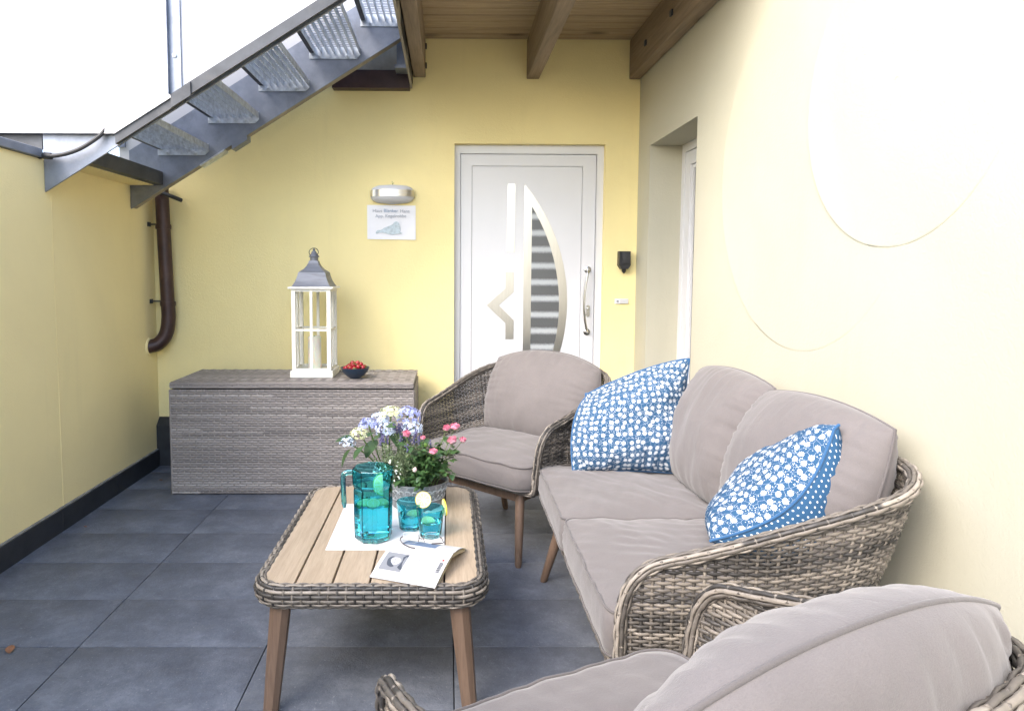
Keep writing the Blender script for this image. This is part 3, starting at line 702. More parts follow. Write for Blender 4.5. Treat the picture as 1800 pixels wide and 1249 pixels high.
# hoses, downpipe
hz = thing('rubber_hose', 'black rubber hose bent along the foot of the steel staircase', 'hose', (XL, 3.5, 1.98))
MB().tube(smooth_path([(XL+.005, 3.505, 1.985), (XL+.06, 3.49, 1.975), (XL+.14, 3.487, 1.985), (XL+.23, 3.49, 2.02), (XL+.32, 3.505, 2.09), (XL+.35, 3.52, 2.16)], 40), .0105, 8).build('hose_tube', M['rubber'], hz)
MB().tube([(XL-.02, 3.50, 1.978), (XL+.03, 3.50, 1.978), (XL+.065, 3.495, 1.974)], .017, 8).build('hose_end', M['rubber'], hz)
cb = thing('cable_stub', 'short black cable sticking out beside the brown downpipe', 'cable', (-1.94, 4.6, 1.94))
MB().tube(smooth_path([(-1.985, 4.62, 1.925), (-1.92, 4.60, 1.915), (-1.85, 4.58, 1.89), (-1.785, 4.57, 1.865)], 20), .0135, 8).build('cable_sleeve', M['rubber'], cb)
dp = thing('downpipe', 'rusty brown rainwater downpipe in the corner, curving into the wall', 'downpipe', (-1.98, 4.74, 1.4))
MB().tube([(-1.992, 4.75, 2.0), (-1.985, 4.748, 1.70), (-1.968, 4.745, 1.165)], .046, 20).build('pipe', M['pipe'], dp)
MB().tube(smooth_path([(-1.968, 4.745, 1.17), (-1.966, 4.744, 1.06), (-1.982, 4.735, .955), (-2.03, 4.715, .885), (-2.10, 4.69, .865)], 30), .0475, 20).build('elbow', M['pipe'], dp)
for z, x in ((1.165, -1.968), (1.70, -1.985)):
    MB().lathe([(.0465, -.016), (.0515, -.016), (.053, 0), (.0515, .016), (.0465, .016)], 22, (x, 4.746, z)).build('pipe_collar', M['pipe'], dp)
    MB().box(XL+.0, x-.04, 4.735, 4.755, z+.012, z+.022, .002).box(XL, XL+.004, 4.72, 4.77, z+.002, z+.032).build('pipe_bracket', M['darksteel'], dp, smooth=0)
MB().lathe([(.048, 0), (.062, 0), (.060, .008), (.048, .010)], 22).xf(Matrix.Translation((XL, 4.694, .866)) @ Matrix.Rotation(R(90), 4, 'Y')).build('wall_collar', M['gardenwall'], dp)

# ---- things on the back wall
lm = thing('wall_lamp', 'oval white wall lamp with a silver band, above the paper sign', 'lamp', (-.393, YB, 1.94))
def oval(z0, z1, shape, grow=0):
    P = []; th = np.linspace(0, PI, 40)
    for q in np.linspace(0, 1, 14):
        z = z0+(z1-z0)*q; s_ = shape(q)
        P.append(np.column_stack([-.393+(.155*s_+grow)*np.cos(th), YB-.001-(.105*s_+grow)*np.sin(th)**.8, np.full(40, z)]))
    return np.array(P)
dm = lambda q: (1-(2*q-1)**4)**.5*.12+.88*(1-abs(2*q-1)**3.2)**.42
MB().grid(oval(1.868, 2.006, lambda q: max(dm(q), .02))).build('diffuser', M['panelwhite'], lm, smooth=180)
MB().grid(oval(1.917, 1.962, lambda q: 1.0, .002)).grid(oval(1.9172, 1.9618, lambda q: .97, 0)).build('silver_band', M['inlay'], lm, smooth=180)
MB().grid(oval(1.939, 1.9415, lambda q: 1.0, .0035)[:, 6:-6]).build('band_slot', M['panelwhite'], lm, smooth=180)
tw = thing('grass_sprig', 'tiny green sprig growing behind the top of the oval wall lamp', 'plant', (-.393, YB-.04, 2.0))
MB().tube([(-.390, YB-.04, 2.0), (-.393, YB-.045, 2.025)], .0015, 5).tube([(-.390, YB-.04, 2.003), (-.380, YB-.04, 2.016)], .0015, 5).build('blade', M['stem'], tw)
sg = thing('paper_sign', 'white paper sign with printed text and a seal drawing, taped under the wall lamp', 'sign', (-.4, YB, 1.74))
gx, gz = np.meshgrid(np.linspace(-.573, -.230, 16), np.linspace(1.622, 1.862, 10), indexing='ij')
def paper_y(x, z): return YB-.006-.0035*np.sin((np.asarray(x)+.573)*17)*np.clip((np.asarray(z)-1.60)*3, 0, 1)-.003*np.clip((1.66-np.asarray(z))*20, 0, 1)
MB().grid(np.stack([gx+.012*(gz-1.74)*(-.1), paper_y(gx, gz), gz-.01*(gx+.4)], -1)).build('sheet', M['signpaper'], sg, smooth=180)
def text(body, size, loc, mat, name, rot=(PI/2, 0, 0), align='CENTER', ext=.0004):
    c = bpy.data.curves.new(name, 'FONT'); c.body = body; c.size = size; c.align_x = align; c.extrude = ext; c.materials.append(mat)
    tmp = bpy.data.objects.new(name, c); COL.objects.link(tmp); bpy.context.view_layer.update()
    me = bpy.data.meshes.new_from_object(tmp.evaluated_get(bpy.context.evaluated_depsgraph_get())); bpy.data.objects.remove(tmp)
    o = bpy.data.objects.new(name, me); COL.objects.link(o); o.rotation_euler = rot; o.location = loc; return o
for bd_, sz, x, z, mt in (('Haus', .0335, -.500, 1.812, 'signink'), ('Blanker', .0335, -.404, 1.812, 'inkblue'), ('Hans', .0335, -.306, 1.810, 'signink'), ('App. Kegelrobbe', .032, -.405, 1.776, 'signink')):
    o = text(bd_, sz, (x+.4, -.0125, z-1.74), M[mt], 'printed_text'); o.parent = sg
seal = smooth_path([(-.512, 1.668), (-.500, 1.686), (-.475, 1.688), (-.452, 1.703), (-.418, 1.716), (-.392, 1.728), (-.383, 1.742), (-.366, 1.748), (-.349, 1.740), (-.341, 1.715), (-.337, 1.690), (-.340, 1.672), (-.322, 1.668), (-.330, 1.662), (-.365, 1.660), (-.395, 1.655), (-.425, 1.660), (-.458, 1.668), (-.485, 1.670), (-.505, 1.660)], 60, True)
MB().prism([tuple(p) for p in seal], 'y', YB-.0122, YB-.0118).build('seal_print', M['seal'], sg, smooth=0)
kb = thing('key_safe', 'small black key box on the yellow wall right of the door', 'key box', (1.25, YB, 1.46))
MB().prism([(1.210, 1.543), (1.288, 1.543), (1.290, 1.445), (1.272, 1.418), (1.226, 1.418), (1.208, 1.445)], 'y', YB-.062, YB-.001).build('cover', M['black'], kb, smooth=0)
MB().box(1.228, 1.286, YB-.072, YB-.06, 1.452, 1.538, .006).build('front_flap', M['rubber'], kb, smooth=30)
MB().lathe([(0, 0), (.007, .004), (.015, .016), (.016, .03), (.010, .034), (0, .034)], 10, (1.249, YB-.036, 1.386)).build('latch', M['black'], kb)
bl = thing('door_bell', 'small white doorbell plate below the black key box', 'doorbell', (1.245, YB, 1.19))
MB().box(1.196, 1.293, YB-.014, YB-.001, 1.170, 1.206, .003).build('plate', M['white'], bl, smooth=30)
MB().box(1.232, 1.290, YB-.0165, YB-.0135, 1.173, 1.203, .001).build('name_field', M['paper'], bl, smooth=0)
MB().lathe([(0, .004), (.008, .004), (.009, 0)], 14).xf(Matrix.Translation((1.215, YB-.014, 1.188)) @ Matrix.Rotation(R(90), 4, 'X')).build('button', M['ink'], bl)
# ================================================================== STORAGE CHEST
CX0, CX1, CY0, CY1, CH = -1.722, -.212, 4.14, 4.705, .705
ch = thing('storage_chest', 'large grey woven rattan storage chest with a lid, against the yellow wall', 'chest', ((CX0+CX1)/2, (CY0+CY1)/2, 0))
def flat_weave(mb, origin, ud, vd, L, H, wsp, dz, nrml, seed):
    o, ud, vd, nn = map(lambda a: np.array(a, float), (origin, ud, vd, nrml)); nrow = int(round(H/dz)); dz = H/nrow
    S = lambda u, v: (o+u[:, None]*ud+v[:, None]*vd, np.repeat(nn[None], len(u), 0))
    weave(mb, S, L, wsp, nrow, lambda k, u: np.full_like(u, (k+.5)*dz), .0020, dz*.53, .0026, ns=3, seed=seed, seglen=.8, warpw=.0042, band=0); return mb
ZL = .668
bw_ = MB()
flat_weave(bw_, (CX0, CY0, .004), (1, 0, 0), (0, 0, 1), CX1-CX0, ZL-.010, .039, .0152, (0, -1, 0), 21)
flat_weave(bw_, (CX1, CY0, .004), (0, 1, 0), (0, 0, 1), CY1-CY0, ZL-.010, .039, .0152, (1, 0, 0), 22)
flat_weave(bw_, (CX0, CY1, .004), (0, -1, 0), (0, 0, 1), CY1-CY0, ZL-.010, .039, .0152, (-1, 0, 0), 23)
flat_weave(bw_, (CX1, CY1, .004), (-1, 0, 0), (0, 0, 1), CX1-CX0, ZL-.010, .039, .03, (0, 1, 0), 27)
for cx in (CX0, CX1):
    for cy in (CY0, CY1): bw_.tube([(cx, cy, .003), (cx, cy, ZL-.006)], .0055, 8)
for k in range(150):
    xx = CX0+.005+k*(CX1-CX0-.01)/149; bw_.box(xx-.0038, xx+.0038, CY0-.0055, CY0+.004, ZL-.016, ZL-.004)
bw_.T[-150:] = [np.full(8, rng.uniform(.3, .9)) for _ in range(150)]; bw_.hasT = True
o = bw_.build('woven_body', M['chestwick'], ch, smooth=60, fix=False); o['kind'] = 'stuff'
MB().box(CX0+.006, CX1-.006, CY0+.006, CY1-.006, .004, ZL-.01).build('inner_box', M['core'], ch, smooth=0)
lid = MB()
flat_weave(lid, (CX0+.004, CY0-.002, ZL+.004), (1, 0, 0), (0, 0, 1), CX1-CX0-.008, CH-ZL-.008, .039, .0085, (0, -1, 0), 24)
flat_weave(lid, (CX1-.003, CY0, ZL+.004), (0, 1, 0), (0, 0, 1), CY1-CY0, CH-ZL-.008, .039, .0085, (1, 0, 0), 25)
flat_weave(lid, (CX0+.004, CY0+.006, CH), (1, 0, 0), (0, 1, 0), CX1-CX0-.008, CY1-CY0-.01, .039, .0152, (0, 0, 1), 26)
lid.tube([(CX0+.004, CY0, CH-.004), (CX1-.004, CY0, CH-.004)], .005, 8).tube([(CX1-.003, CY0, CH-.004), (CX1-.003, CY1, CH-.004)], .005, 8).tube([(CX0+.004, CY0, CH-.004), (CX0+.004, CY1, CH-.004)], .005, 8)
o = lid.build('woven_lid', M['chestwick'], ch, smooth=60, fix=False); o['kind'] = 'stuff'
MB().box(CX0+.010, CX1-.009, CY0+.005, CY1-.006, ZL+.004, CH-.004).build('lid_board', M['core'], ch, smooth=0)

# ---- lantern on the chest
ZC = CH+.0045
LXa, LXb, LYa, LYb = -1.018, -.742, 4.315, 4.590
lt = thing('lantern', 'tall white wooden lantern with a grey tin roof standing on the chest', 'lantern', ((LXa+LXb)/2, (LYa+LYb)/2, ZC))
lcx, lcy = (LXa+LXb)/2, (LYa+LYb)/2
MB().box(LXa, LXb, LYa, LYb, ZC, ZC+.044, .003).build('base', M['lwhite'], lt, smooth=0)
MB().box(LXa-.006, LXb+.006, LYa-.006, LYb+.006, 1.283, 1.296, .002).build('top_board', M['lwhite'], lt, smooth=0)
i0 = .012
for sx in (0, 1):
    for sy in (0, 1):
        xa = LXa+i0 if sx == 0 else LXb-i0-.026; ya = LYa+i0 if sy == 0 else LYb-i0-.026
        MB().box(xa, xa+.026, ya, ya+.026, ZC+.044, 1.283, .0015).build('corner_post', M['lwhite'], lt, smooth=0)
zm = 1.01
for nm, x0, x1, y0, y1 in (('f', LXa+.038, LXb-.038, LYa+.015, LYa+.031), ('b', LXa+.038, LXb-.038, LYb-.031, LYb-.015)):
    b = MB().box(lcx-.0085, lcx+.0085, y0, y1, ZC+.044, 1.283).box(x0, lcx-.0086, y0, y1, zm, zm+.014).box(lcx+.0086, x1, y0, y1, zm, zm+.014)
    b.box(x0, lcx-.0086, y0, y1, 1.265, 1.283).box(lcx+.0086, x1, y0, y1, 1.265, 1.283).box(x0, lcx-.0086, y0, y1, ZC+.044, ZC+.058).box(lcx+.0086, x1, y0, y1, ZC+.044, ZC+.058)
    b.build('mullion', M['lwhite'], lt, smooth=0)
    for xa, xb in ((x0+.0005, lcx-.009), (lcx+.009, x1-.0005)):
        for za, zb_ in ((ZC+.059, zm-.001), (zm+.015, 1.264)): MB().box(xa, xb, (y0+y1)/2-.001, (y0+y1)/2+.001, za, zb_).build('pane', M['clear'], lt, smooth=0)
for x0, x1 in ((LXa+.015, LXa+.031), (LXb-.031, LXb-.015)):
    y0, y1 = LYa+.038, LYb-.038
    b = MB().box(x0, x1, lcy-.0085, lcy+.0085, ZC+.044, 1.283).box(x0, x1, y0, lcy-.0086, zm, zm+.014).box(x0, x1, lcy+.0086, y1, zm, zm+.014)
    b.box(x0, x1, y0, lcy-.0086, 1.265, 1.283).box(x0, x1, lcy+.0086, y1, 1.265, 1.283).box(x0, x1, y0, lcy-.0086, ZC+.044, ZC+.058).box(x0, x1, lcy+.0086, y1, ZC+.044, ZC+.058)
    b.build('mullion', M['lwhite'], lt, smooth=0)
    for ya, yb in ((y0+.0005, lcy-.009), (lcy+.009, y1-.0005)):
        for za, zb_ in ((ZC+.059, zm-.001), (zm+.015, 1.264)): MB().box((x0+x1)/2-.001, (x0+x1)/2+.001, ya, yb, za, zb_).build('pane', M['clear'], lt, smooth=0)
q2 = math.sqrt(2)
rf = [(.126, 1.2965), (.118, 1.305), (.102, 1.335), (.092, 1.365), (.087, 1.388), (.078, 1.395), (.056, 1.412), (.042, 1.430), (.033, 1.448), (.028, 1.464), (.0, 1.464)]
MB().lathe([(r_*q2, z) for r_, z in rf], 4, (lcx, lcy, 0), PI/4).build('tin_roof', M['lroof'], lt, smooth=30)
MB().lathe([(0, 1.462), (.027, 1.462), (.027, 1.487), (.034, 1.489), (.034, 1.493), (.022, 1.508), (.013, 1.526), (.008, 1.53), (.008, 1.54), (.0, 1.545)], 16, (lcx, lcy, 0)).build('finial', M['lroof'], lt)
MB().tube([(lcx+.030*math.cos(a), lcy-.012+.01*math.sin(a), 1.520+.027*math.sin(a)) for a in np.linspace(0, 2*PI, 28, endpoint=False)], .0024, 6, closed=True).build('carrying_ring', M['darksteel'], lt)
cn = thing('pillar_candle', 'thick cream pillar candle inside the white lantern', 'candle', (lcx-.005, lcy+.01, ZC+.044))
MB().lathe([(0, 0), (.042, 0), (.043, .004), (.043, .205), (.038, .212), (.012, .206), (0, .205)], 28, (lcx-.005, lcy+.01, ZC+.0445)).build('wax', M['candle'], cn)
MB().tube([(lcx-.005, lcy+.01, ZC+.25), (lcx-.004, lcy+.011, ZC+.262)], .0014, 6).build('wick', M['black'], cn)

# ---- bowl of strawberries
bx, by = -.598, 4.315
bw = thing('fruit_bowl', 'small dark blue bowl of strawberries on the chest beside the lantern', 'bowl', (bx, by, ZC))
MB().lathe([(0, .000), (.034, .000), (.037, .004), (.058, .018), (.079, .042), (.092, .066), (.0935, .070), (.091, .071), (.088, .068), (.074, .043), (.054, .022), (0, .012)], 40, (bx, by, ZC)).build('bowl_shell', M['bowl'], bw, smooth=60)
sb = MB().lathe([(0, -.018), (.006, -.017), (.012, -.008), (.0155, .003), (.014, .011), (.008, .0155), (0, .0165)], 12)
spots = []
for k in range(400):
    a, r_ = rng.uniform(0, 2*PI), .063*math.sqrt(rng.uniform(0, 1)); z = .064+.034*(1-(r_/.08)**2)*rng.uniform(.2, 1)
    p = (r_*math.cos(a), r_*math.sin(a), z)
    if all(math.dist(p, q) > .0235 for q in spots): spots.append(p)
    if len(spots) >= 24: break
proto = None
for k, p in enumerate(spots):
    rt = thing('strawberry', 'small ripe red strawberry heaped in the dark blue bowl', 'strawberry', (bx+p[0], by+p[1], ZC+p[2]), 'strawberries in the bowl', local=True)
    rt.rotation_euler = (rng.uniform(-1.6, 1.6), rng.uniform(-1.6, 1.6), rng.uniform(0, 6)); rt.scale = [float(rng.uniform(.85, 1.1))]*3
    if proto is None:
        o1 = sb.build('fruit', M['berry'], rt, smooth=180, loc=(0, 0, 0))
        cal = MB()
        for a in np.arange(0, 2*PI, PI/3): cal.add([(0, 0, .0165), (.006*math.cos(a-.4), .006*math.sin(a-.4), .017), (.014*math.cos(a), .014*math.sin(a), .0165), (.006*math.cos(a+.4), .006*math.sin(a+.4), .017)], [(0, 1, 2, 3)])
        o2 = cal.build('calyx', M['calyx'], rt, smooth=0, loc=(0, 0, 0)); proto = (o1, o2)
    else:
        for q in proto:
            c = q.copy(); COL.objects.link(c); c.parent = rt

# ================================================================== SOFA
def rim_fn(zf, za, zback, fr, La, Lc):
    """fraction s of the outline -> rim height: front drop, sloping arm, level back"""
    def f(s_):
        s_ = min(s_, 1-s_); d_ = s_
        z = za+(zback-za)*(3*(min(d_/Lc, 1))**2-2*(min(d_/Lc, 1))**3)*.5+(zback-za)*min(d_/Lc, 1)*.5
        if d_ < fr: z -= zf*(1-math.sqrt(max(0, 1-(1-d_/fr)**2)))
        return z
    return f
def flare_fn(a, c, lc):
    return lambda s_: a+(c-a)*(1-math.cos(min(min(s_, 1-s_)/lc, 1)*PI))/2
def leg(parent, top, foot, rt, rf_, mat=None):
    top, foot = np.array(top), np.array(foot); d = (foot-top)
    t = np.array([0, .06, .5, .96, 1.0]); rr = np.interp(t, [0, .5, 1], [rt, (rt*.55+rf_*.45), rf_]); rr[-1] *= .8
    C = top+t[:, None]*d; n = len(C)
    mb = MB().strip(C, np.column_stack([rr, rr*0, rr*0]), np.column_stack([rr*0, rr, rr*0]), 16)
    return mb.build('leg', M['leg'], parent, smooth=50)
YM = 2.455
half = [(.455, 1.690), (.60, 1.672), (.82, 1.645), (1.02, 1.628), (1.155, 1.652), (1.240, 1.740), (1.283, 1.88), (1.295, 2.10), (1.298, 2.30)]
sp = half+[(1.298, YM)]+[(x, 2*YM-y) for x, y in reversed(half)]
plan = smooth_path(sp, 400)
sofa = thing('rattan_sofa', 'brown grey woven rattan sofa along the cream wall with taupe cushions', 'sofa', (.85, YM, 0))
Ls = float(np.sum(np.linalg.norm(np.diff(plan, axis=0), axis=1)))
zb = .325
sh, rb, rc, S_, L_ = shell(plan, zb, rim_fn(.135, .632, .862, .10/Ls, 0, .85/Ls), flare_fn(.02, .185, 1.0/Ls), .0102, .0262, .0148, 31)
o = sh.build('woven_shell', M['wick'], sofa, smooth=180, fix=False); o['kind'] = 'stuff'
o = rb.build('woven_rim', M['wick'], sofa, smooth=180, fix=False); o['kind'] = 'stuff'
rc.build('rim_core', M['rimcore'], sofa, smooth=180)
bot = [(.47, 1.735), (1.02, 1.83), (1.09, 1.92), (1.10, 2*YM-1.92), (1.02, 2*YM-1.83), (.47, 2*YM-1.735)]
MB().prism(bot, 'z', zb+.0, zb+.02).build('seat_deck', M['core'], sofa, smooth=0)
MB().box(.50, .53, 1.87, 2*YM-1.98, .275, zb-.001, .004).box(.95, .98, 1.87, 2*YM-1.98, .275, zb-.001, .004).box(.5305, .9495, 1.87, 1.91, .275, zb-.001, .004).box(.5305, .9495, 2*YM-2.02, 2*YM-1.98, .275, zb-.001, .004).build('base_frame', M['leg'], sofa, smooth=0)
for sx, sy in ((0, 0), (0, 1), (1, 0), (1, 1)):
    yy = 1.90 if sy == 0 else 2*YM-2.02; s_ = -1 if sy == 0 else 1
    leg(sofa, (.515 if sx == 0 else .965, yy, .324), (.436 if sx == 0 else 1.04, yy+s_*.062, 0), .0265, .0165)

def sofa_cushion(name, label, yc, seed, dz=0):
    sg_ = 1 if yc > YM else -1
    def taper(P):
        x, y, z = P[..., 0], P[..., 1], P[..., 2]
        k = np.clip((x+.10)/.41, 0, 1)**1.3*np.clip(.5+sg_*y/.70, 0, 1)
        return np.stack([x, y-sg_*.135*k, z], -1)
    b, p = boxed(.64, .698, .125, .045, .030, seed, nosefn=taper)
    mt = place((.755, yc, zb+.022+dz), (1, 0, 0), (0, 1, 0))
    root = thing(name, label, 'cushion', local=True, group='seat cushions of the sofa'); root.matrix_world = mt
    b.build('cover', M['fabric'], root, smooth=180, fix=False); p.build('piping', M['piping'], root, smooth=180, fix=False)
sofa_cushion('seat_cushion', 'far taupe seat cushion of the sofa, under the upright floral pillow', YM+.352, 41)
sofa_cushion('seat_cushion', 'near taupe seat cushion of the sofa, in front of the tilted floral pillow', YM-.352, 44, .006)
def back_cushion(label, org, xd, lean, w_, h_, t_, seed, top, corner=.45, power=.5, grp='back cushions of the sofa'):
    xd = Vector(xd).normalized(); nf = xd.cross(Vector((0, 0, 1)))        # front normal when upright
    yd = Vector((0, 0, 1))*math.cos(lean)-nf*math.sin(lean)
    bs = pillow(w_, h_, t_, corner, top, seed=seed, crease=.012, cl=.07, power=power)
    return put_pillow('back_cushion', label, 'cushion', place(org, xd, yd), bs, (M['fabric'], M['fabric'], M['piping']), grp)
tp = lambda u: 1+.02*np.cos(u*PI/2)
back_cushion('far plump taupe back cushion on the sofa, beside the upright floral pillow', (1.045, YM+.325, .475), (0, -1, .02), R(19), .72, .535, .27, 51, tp, .42, .46)
back_cushion('near plump taupe back cushion on the sofa, behind the tilted floral pillow', (1.045, YM-.335, .478), (.10, -1, .0), R(19), .67, .535, .29, 57, tp, .46, .46)
# throw pillows
def bend1(P):
    x, y, z = P[..., 0], P[..., 1], P[..., 2]
    k = np.clip(.5-x/.5, 0, 1)*np.clip(y/.5, 0, 1)
    z = z-.14*k**1.6; y = y*(1-.30*np.clip(k, 0, 1)**1.5); x = x+.09*k**2
    x = x+.03*np.sin(y/.5*PI)*np.clip(-x/.25, 0, 1)*-1+.045*np.clip(x/.25, 0, 1)*np.clip(y/.5-.75, 0, 1)
    return np.stack([x, y, z], -1)
bs = pillow(.53, .53, .23, .10, seed=61, crease=.019, cl=.075, power=.6, bend=bend1, pinch=.07)
put_pillow('throw_pillow', 'upright blue and white floral pillow leaning at the far end of the sofa', 'pillow', place((.835, 2.985, .485), (.995, -.10, .01), (.03, .22, .97)), bs, (M['floral'], M['dotted'], M['bluepipe']), 'blue throw pillows')
def bend2(P):
    x, y, z = P[..., 0], P[..., 1], P[..., 2]
    z = np.where(z < 0, z*1.6, z*1.3)-.075*np.sin(np.clip(y/.48, 0, 1)*PI)*np.clip(.35+.65*x/.235, 0, 1)
    return np.stack([x, y, z], -1)
bs = pillow(.46, .50, .21, .08, seed=67, crease=.008, cl=.07, power=.48, pinch=.07, bend=bend2)
put_pillow('throw_pillow', 'tilted blue floral pillow with dotted underside, against the near sofa arm', 'pillow', place((.838, 2.075, .535), (-.36, -.84, .40), (.35, -.04, .367)), bs, (M['floral'], M['dotted'], M['bluepipe']), 'blue throw pillows')

# ================================================================== ARMCHAIRS
ch_half = [(.420, -.325), (.436, -.18), (.446, 0.0), (.443, .15), (.408, .285), (.315, .372), (.18, .405)]
ch_plan = smooth_path(ch_half+[(0, .414)]+[(-x, y) for x, y in reversed(ch_half)], 300)
Lc = float(np.sum(np.linalg.norm(np.diff(ch_plan, axis=0), axis=1)))
ac = thing('rattan_armchair', 'brown grey rattan armchair in front of the white door', 'armchair', (.356, 3.58, 0), 'rattan armchairs', R(-43), local=True)
sh, rb, rc, S_, L_ = shell(ch_plan, .352, rim_fn(.12, .655, .855, .085/Lc, 0, .80/Lc), flare_fn(.055, .125, .75/Lc), .0102, .0262, .0150, 77)
KW = dict(loc=(0, 0, 0))
o = sh.build('woven_shell', M['wick'], ac, smooth=180, fix=False, **KW); o['kind'] = 'stuff'
o = rb.build('woven_rim', M['wick'], ac, smooth=180, fix=False, **KW); o['kind'] = 'stuff'
rc.build('rim_core', M['rimcore'], ac, smooth=180, **KW)
MB().prism([(.35, -.315), (.35, .08), (.24, .23), (-.24, .23), (-.35, .08), (-.35, -.315)], 'z', .345, .365).build('seat_deck', M['core'], ac, smooth=0, **KW)
bf = MB()
for x0, x1, y0, y1 in ((-.275, .275, -.30, -.27), (-.275, .275, .175, .205), (-.275, -.245, -.2695, .1745), (.245, .275, -.2695, .1745)): bf.box(x0, x1, y0, y1, .285, .344, .004)
bf.build('base_frame', M['leg'], ac, smooth=0, **KW)
for sx in (-1, 1):
    for sy in (-1, 1):
        top = np.array((sx*.262, -.285 if sy < 0 else .190, .345)); ft = np.array((sx*(.315 if sy < 0 else .22), -.365 if sy < 0 else .22, 0))
        t = np.array([0, .06, .5, .96, 1.0]); rr = np.interp(t, [0, .5, 1], [.0235, .0215, .0165]); rr[-1] *= .8
        MB().strip(top+t[:, None]*(ft-top), np.column_stack([rr, rr*0, rr*0]), np.column_stack([rr*0, rr, rr*0]), 16).build('leg', M['leg'], ac, smooth=50, **KW)
a2 = ac.copy(); COL.objects.link(a2); a2['label'] = 'brown grey rattan armchair in the foreground, cut by the bottom edge of the photo'
a2.location = (.378, 1.10, 0); a2.rotation_euler.z = R(205.6)
for c in list(ac.children):
    d = c.copy(); COL.objects.link(d); d.parent = a2
def chair_cushions(chair, seat_label, back_label, seed, hb):
    Mw = Matrix.Translation(chair.location) @ Matrix.Rotation(chair.rotation_euler.z, 4, 'Z')
    b, p = boxed(.72, .64, .115, .09, .028, seed)
    root = thing('seat_cushion', seat_label, 'cushion', local=True, group='seat cushions of the armchairs'); root.matrix_world = Mw @ Matrix.Translation((0, -.060, .367))
    b.build('cover', M['fabric'], root, smooth=180, fix=False); p.build('piping', M['piping'], root, smooth=180, fix=False)
    dome = lambda u: 1-.13*np.abs(u)**2.4
    bs = pillow(.735, hb, .25, .36, dome, seed=seed+1, crease=.013, cl=.07, power=.48, pinch=.02)
    yd = Vector((0, math.sin(R(19)), math.cos(R(19))))
    root = put_pillow('back_cushion', back_label, 'cushion', Mw @ place((0, .165, .474), (1, 0, 0), yd), bs, (M['fabric'], M['fabric'], M['piping']), 'back cushions of the armchairs')
chair_cushions(ac, 'taupe seat cushion on the armchair in front of the door', 'rounded taupe back cushion on the armchair in front of the door', 81, .495)
chair_cushions(a2, 'taupe seat cushion on the foreground armchair', 'big rounded taupe back cushion filling the foreground armchair', 91, .525)
# ================================================================== COFFEE TABLE
X0, X1, Y0, Y1, ZT = -.618, .135, 1.992, 3.012, .430
ct = thing('coffee_table', 'low coffee table with pale teak planks and a woven rattan rim', 'table', ((X0+X1)/2, (Y0+Y1)/2, 0))
def rrect(x0, x1, y0, y1, r, n=320):
    pts = []
    for cx, cy, a0 in ((x1-r, y1-r, 0), (x0+r, y1-r, 90), (x0+r, y0+r, 180), (x1-r, y0+r, 270)):
        for a in np.linspace(R(a0), R(a0+90), 14): pts.append((cx+r*math.cos(a), cy+r*math.sin(a)))
    p = np.array(pts+[pts[0]]); d = np.concatenate([[0], np.cumsum(np.linalg.norm(np.diff(p, axis=0), axis=1))])
    q = np.linspace(0, d[-1], n, endpoint=False); return np.stack([np.interp(q, d, p[:, i]) for i in (0, 1)], 1)
ri = .028
rp = rrect(X0+ri, X1-ri, Y0+ri, Y1-ri, .085); P3 = np.column_stack([rp, np.full(len(rp), ZT-.034)])
T_ = nrm(np.roll(rp, -1, 0)-np.roll(rp, 1, 0)); E1 = np.column_stack([T_[:, 1], -T_[:, 0], np.zeros(len(rp))]); E2 = np.tile([0, 0, 1.], (len(rp), 1))
rm = MB(); tube_weave(rm, P3, .033, 11, .0275, closed=True, seed=101, warpt=.30, lift=.08, A=.0020, seglen=.5, el=(.78, 1.08), arc=(R(128), R(-105)), E=(E1, E2))
o = rm.build('woven_rim', M['wick'], ct, smooth=180, fix=False); o['kind'] = 'stuff'
core = MB().strip(P3, E1*.022, E2*.031, 12, closed=True); core.build('rim_core', M['rimcore'], ct, smooth=180)
px0, px1, py0, py1 = X0+.031, X1-.031, Y0+.027, Y1-.027
npk = 6; gp = .0065; pw = (px1-px0-gp*(npk-1))/npk; rc_ = .072
for k in range(npk):
    xa = px0+k*(pw+gp); xb = xa+pw
    if k in (0, npk-1):
        base = []
        for cy, s_ in ((py0+rc_, -1), (py1-rc_, 1)):
            base.append([((xa+rc_ if k == 0 else xb-rc_)-(1 if k == 0 else -1)*rc_*math.sin(a), cy+s_*rc_*math.cos(a)) for a in np.linspace(0, PI/2, 9)])
        ot = xb if k == 0 else xa
        poly = [(ot, py0)]+base[0]+base[1][::-1]+[(ot, py1)]
    else: poly = [(xa, py0), (xb, py0), (xb, py1), (xa, py1)]
    b = MB().prism(poly, 'z', ZT-.020, ZT-.0012); b.add([], [])
    ins = [(x+(.0012 if abs(x-xa) < 1e-6 else (-.0012 if abs(x-xb) < 1e-6 else 0)), y) for x, y in poly]
    n = len(poly); b = MB(); zs = (ZT-.020, ZT-.0015, ZT)
    V = [(x, y, zs[0]) for x, y in poly]+[(x, y, zs[1]) for x, y in poly]+[(x, y, zs[2]) for x, y in ins]
    F = [tuple(range(n)), tuple(range(2*n, 3*n))]+[(j*n+i, j*n+(i+1) % n, (j+1)*n+(i+1) % n, (j+1)*n+i) for j in (0, 1) for i in range(n)]
    b.add(V, F).build('plank', M['teak'], ct, smooth=0)
MB().box(px0+.012, px1-.012, py0+.05, py1-.05, ZT-.040, ZT-.0215).build('under_board', M['core'], ct, smooth=0)
